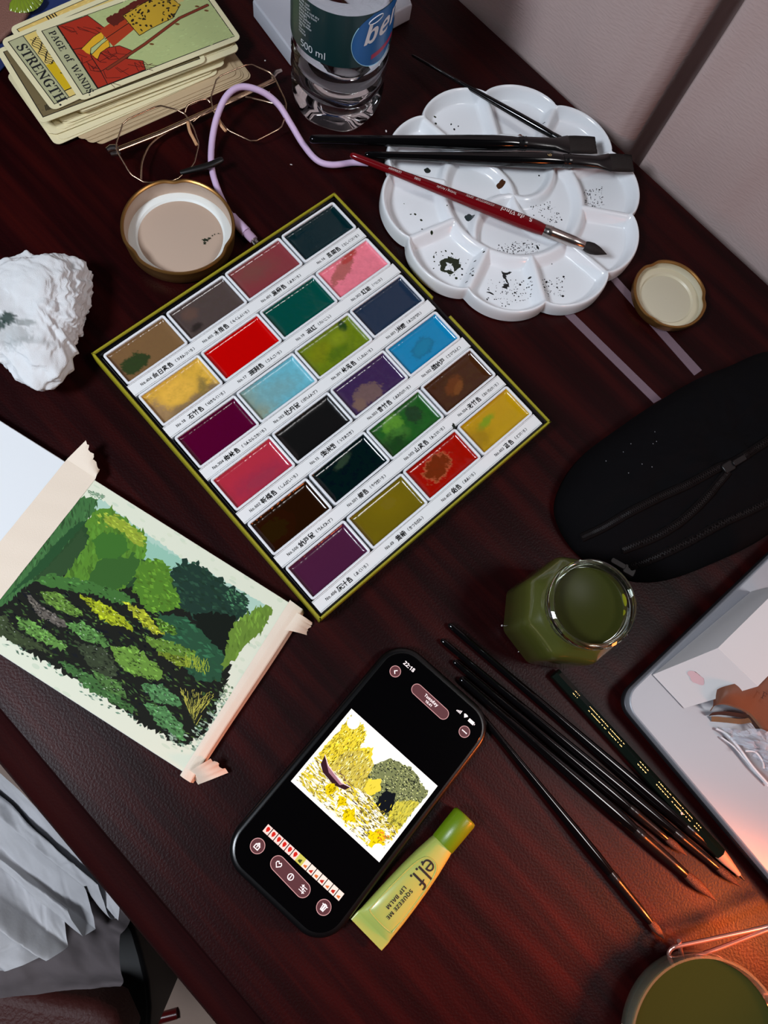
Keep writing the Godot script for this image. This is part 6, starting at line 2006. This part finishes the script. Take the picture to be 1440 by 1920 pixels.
func tissue() -> void:
	var at := Vector3(-152.41, 0, -236.18)
	var t := thing("crumpled_tissue", "crumpled white paper tissue with dark green paint stains", "tissue", at)
	var cuts := []
	for k in 44:
		var d := Vector3(rng.randf_range(-1, 1), rng.randf_range(-0.6, 1), rng.randf_range(-1, 1)).normalized()
		cuts.append([d, rng.randf_range(-0.6, 0.6), rng.randf_range(0.05, 0.17) * (1.0 if k % 3 else -1.0), rng.randf_range(0.12, 0.5)])
	var edge := [Vector3(-256.82, 14, -155.03), Vector3(-247.68, 14, -187.1), Vector3(-251.63, 14, -190.99), Vector3(-265.1, 14, -195.11), Vector3(-283.38, 14, -184.52), Vector3(-288.82, 14, -180.79), Vector3(-296.52, 14, -174.86), Vector3(-301.03, 14, -162.77), Vector3(-303.91, 14, -150.43), Vector3(-284.26, 14, -128.71), Vector3(-254.9, 14, -114.73), Vector3(-246.76, 14, -119.02), Vector3(-237.29, 14, -123.81), Vector3(-231.45, 14, -125.39), Vector3(-220.57, 14, -138.15), Vector3(-220.14, 14, -147.71), Vector3(-226.26, 14, -153.97), Vector3(-233.06, 14, -162.32), Vector3(-231.51, 14, -169.71), Vector3(-239.22, 14, -177.3)]
	# distance from the middle to the outline in each direction
	var mid: Vector3 = edge[0]
	var turn := -(-0.8404)
	var rim := []
	for k in 90:
		var a := TAU * k / 90
		var best := 30.0
		var gap := 9.0
		var second := 30.0
		for i in range(1, edge.size()):
			var d: Vector3 = edge[i] - mid
			var dd := Vector2(d.x, d.z).rotated(turn)
			var g := absf(wrapf(dd.angle() - a, -PI, PI))
			if g < gap:
				second = best
				gap = g
				best = dd.length()
		rim.append(lerpf(best, second, 0.2 if second > 10.0 else 0.0))
	var s := Sh.new()
	s.flip = true
	var crumple := func(u: float, v: float):
		# the poles of the sheet lie low on the sides; folds are sharp creases between flat facets
		var e := v * PI
		var lat := Vector3(sin(e) * cos(u * TAU), cos(e), sin(e) * sin(u * TAU))
		var dir := lat.rotated(Vector3(0, 0, 1), 1.2)
		var a := fposmod(atan2(dir.z, dir.x), TAU)
		var i := a / TAU * 90.0
		var r: float = lerpf(rim[int(i) % 90], rim[(int(i) + 1) % 90], i - int(i))
		var k := 1.16
		for q in cuts:
			var d: float = dir.dot(q[0]) - q[1]
			k += q[2] * (maxf(0.0, q[3] - absf(d)) - q[3] * 0.4)
		k += noise.get_noise_3d(dir.x * 60.0, dir.y * 60.0, dir.z * 60.0) * 0.09
		var flat := pow(Vector2(dir.x, dir.z).length(), 0.75)
		return Vector3(cos(a) * r * flat * k, maxf(0.2, 15.0 + dir.y * 19.0 * k), sin(a) * r * flat * k)
	var stain := func(u: float, v: float):
		var p: Vector3 = crumple.call(u, v)
		var c := Color(0.74, 0.755, 0.765)
		for b in [[-9.0, 14.0, 5.0, 4.0, 0.95], [-14.0, 18.0, 5.0, 3.5, 0.9], [1.0, 16.0, 6.0, 2.0, 0.5], [-6.0, 24.0, 11.0, 7.0, 0.28], [6.0, 27.0, 12.0, 2.0, 0.2]]:
			var d := Vector2((p.x - b[0]) / b[2], (p.z - b[1]) / b[3]).length() + noise.get_noise_2d(p.x * 9.0, p.z * 9.0) * 0.5
			c = c.lerp(Color(0.02, 0.05, 0.04), b[4] * (1.0 - smoothstep(0.7, 1.2, d)))
		return c
	s.grid(220, 150, crumple, stain)
	var m := bump(tinted(0.95), 0.06, 0.02, 60.0)
	m.backlight_enabled = true
	m.backlight = c8(60, 58, 58)
	part("tissue_paper", s, m, t)


func small_things() -> void:
	# two thin pale strips lying flat on the table between palette, small lid and pouch
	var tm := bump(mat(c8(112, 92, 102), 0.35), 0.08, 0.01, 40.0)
	for e in [[[Vector3(187.1, 0.3, -258.19), Vector3(194.15, 0.3, -259.29), Vector3(250.38, 0.3, -195.71), Vector3(244.55, 0.3, -192.45)], "pale thin strip lying flat on the table under the palette's lower right edge"], [[Vector3(219.85, 0.3, -293.34), Vector3(227.65, 0.3, -291.99), Vector3(283.37, 0.3, -218.04), Vector3(277.19, 0.3, -213.84)], "pale thin strip passing under the small jar lid"]]:
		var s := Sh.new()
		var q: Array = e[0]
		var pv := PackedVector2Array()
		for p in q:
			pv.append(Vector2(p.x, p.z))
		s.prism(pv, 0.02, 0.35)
		single("pale_strip", s, tm, e[1], "tape")
	# bent wire holder in the near corner
	var w := thing("wire_clip", "bent pinkish metal wire clip in front of the green jar", "wire clip")
	var wm := mat(c8(226, 178, 164), 0.3, 0.9)
	for e in [[[Vector3(259.58, 16, 123.33), Vector3(279.16, 16, 120.9)], 0], [[], 1]]:
		pass
	var s1 := Sh.new()
	s1.tube(spline([Vector3(283.06, 20, 118.58), Vector3(258.28, 18, 122.99), Vector3(231.34, 15, 127.2), Vector3(209.34, 12, 130.68), Vector3(205.73, 11, 131.75), Vector3(203.79, 10, 133.96), Vector3(203.87, 9, 137.09), Vector3(205.71, 9, 139.27), Vector3(208.61, 9, 140.51), Vector3(216.63, 11, 137.14), Vector3(231.05, 14, 132.64), Vector3(257.37, 19, 124.24), Vector3(280.99, 23, 117.71)], 8), 1.15, 10)
	part("wire_loop", s1, wm, w)
	var s2 := Sh.new()
	s2.tube(spline([Vector3(212.66, 7, 141.39), Vector3(215.41, 8, 140), Vector3(218.71, 8, 140.74), Vector3(229.24, 8, 146.91), Vector3(245.36, 9, 156.73), Vector3(261.88, 10, 167.02)], 8), 1.1, 10)
	part("wire_arm", s2, wm, w)
	var s3 := Sh.new()
	s3.tube(spline([Vector3(209.07, 12, 128.33), Vector3(210.77, 9, 132.13), Vector3(213.78, 3, 138.22)], 4), 1.2, 8)
	part("wire_foot", s3, wm, w)
	# things at the upper left corner behind the cards
	var sh := thing("shell_ornament", "small ribbed green glass shell at the upper left corner", "ornament", Vector3(-187.21, 4, -488.86), 0.5)
	var fan := Sh.new()
	for k in 9:
		var a := -0.9 + 1.8 * k / 8.0
		var d := Vector3(sin(a), 0, cos(a))
		fan.tube([Vector3(0, 3, 0), d * 6.0 + Vector3(0, 4.6, 0), d * 11.0 + Vector3(0, 3.4, 0), d * 14.0 + Vector3(0, 1.0, 0)], [0.8, 1.6, 2.3, 2.0], 8, 0.8)
	part("shell", fan, mat(c8(120, 140, 40), 0.12), sh)
	var bx := Sh.new()
	var pv := PackedVector2Array()
	for p in [Vector3(-220.65, 2, -458.27), Vector3(-182.89, 2, -505.35), Vector3(-154.43, 2, -513.7), Vector3(-149.04, 2, -489.82), Vector3(-178.75, 2, -458.04), Vector3(-214.41, 2, -400.46)]:
		pv.append(Vector2(p.x, p.z))
	bx.prism(pv, 0.0, 1.6, 0.5, 2)
	single("cloth_scrap", bx, bump(mat(c8(20, 40, 92), 0.8), 0.05, 0.008, 40.0), "dark blue cloth under the corner of the card pile", "cloth")
	var lt := Sh.new()
	var pv2 := PackedVector2Array()
	for p in [Vector3(-231.54, 6, -509.03), Vector3(-178.88, 6, -515.56), Vector3(-179.6, 6, -482.57), Vector3(-185.25, 6, -466.84), Vector3(-197.63, 6, -450.69), Vector3(-222.85, 6, -430.91)]:
		pv2.append(Vector2(p.x, p.z))
	lt.prism(pv2, 1.7, 6.0, 2.0, 3)
	single("leather_pouch", lt, bump(mat(c8(128, 88, 76), 0.6), 0.05, 0.03, 30.0), "brown leather pouch at the upper left corner behind the cards", "pouch")
	# crumbs
	var cr := mat(c8(214, 208, 206), 0.8)
	var where := ["beside the right eyeglass lens", "below the lilac cable's bend", "left of the flower palette", "at the tail of the upper flat brush", "inside the cable's loop", "left of the green water jar", "under the water jar's lower left side", "on the brush bundle", "by the palette"]
	var count := 0
	for e in [[Vector3(-18.45, 0, -455.67), 1.0, 0.8], [Vector3(0.37, 0, -367.25), 0.5, 1.4], [Vector3(68.42, 0, -401.03), 1.7, 0.9], [Vector3(16.53, 0, -391.82), 0.8, 0.6], [Vector3(-15.18, 0, -427.94), 1.0, 0.6], [Vector3(126.93, 0, -44.73), 0.7, 0.9], [Vector3(135.95, 0, -28.91), 0.5, 0.5], [Vector3(222.2, 8, 64.99), 1.0, 1.4]]:
		var s := Sh.new()
		s.lathe([Vector2(0.05, 0), Vector2(0.7, 0.15), Vector2(0.5, 0.5), Vector2(0.05, 0.6)], 6)
		var o := single("paper_crumb", s, cr, "tiny white crumb of paper lying " + where[count], "crumb", e[0], rng.randf() * 3.0, "white crumbs on the table")
		o.scale = Vector3(e[1], 1.0, e[2])
		count += 1
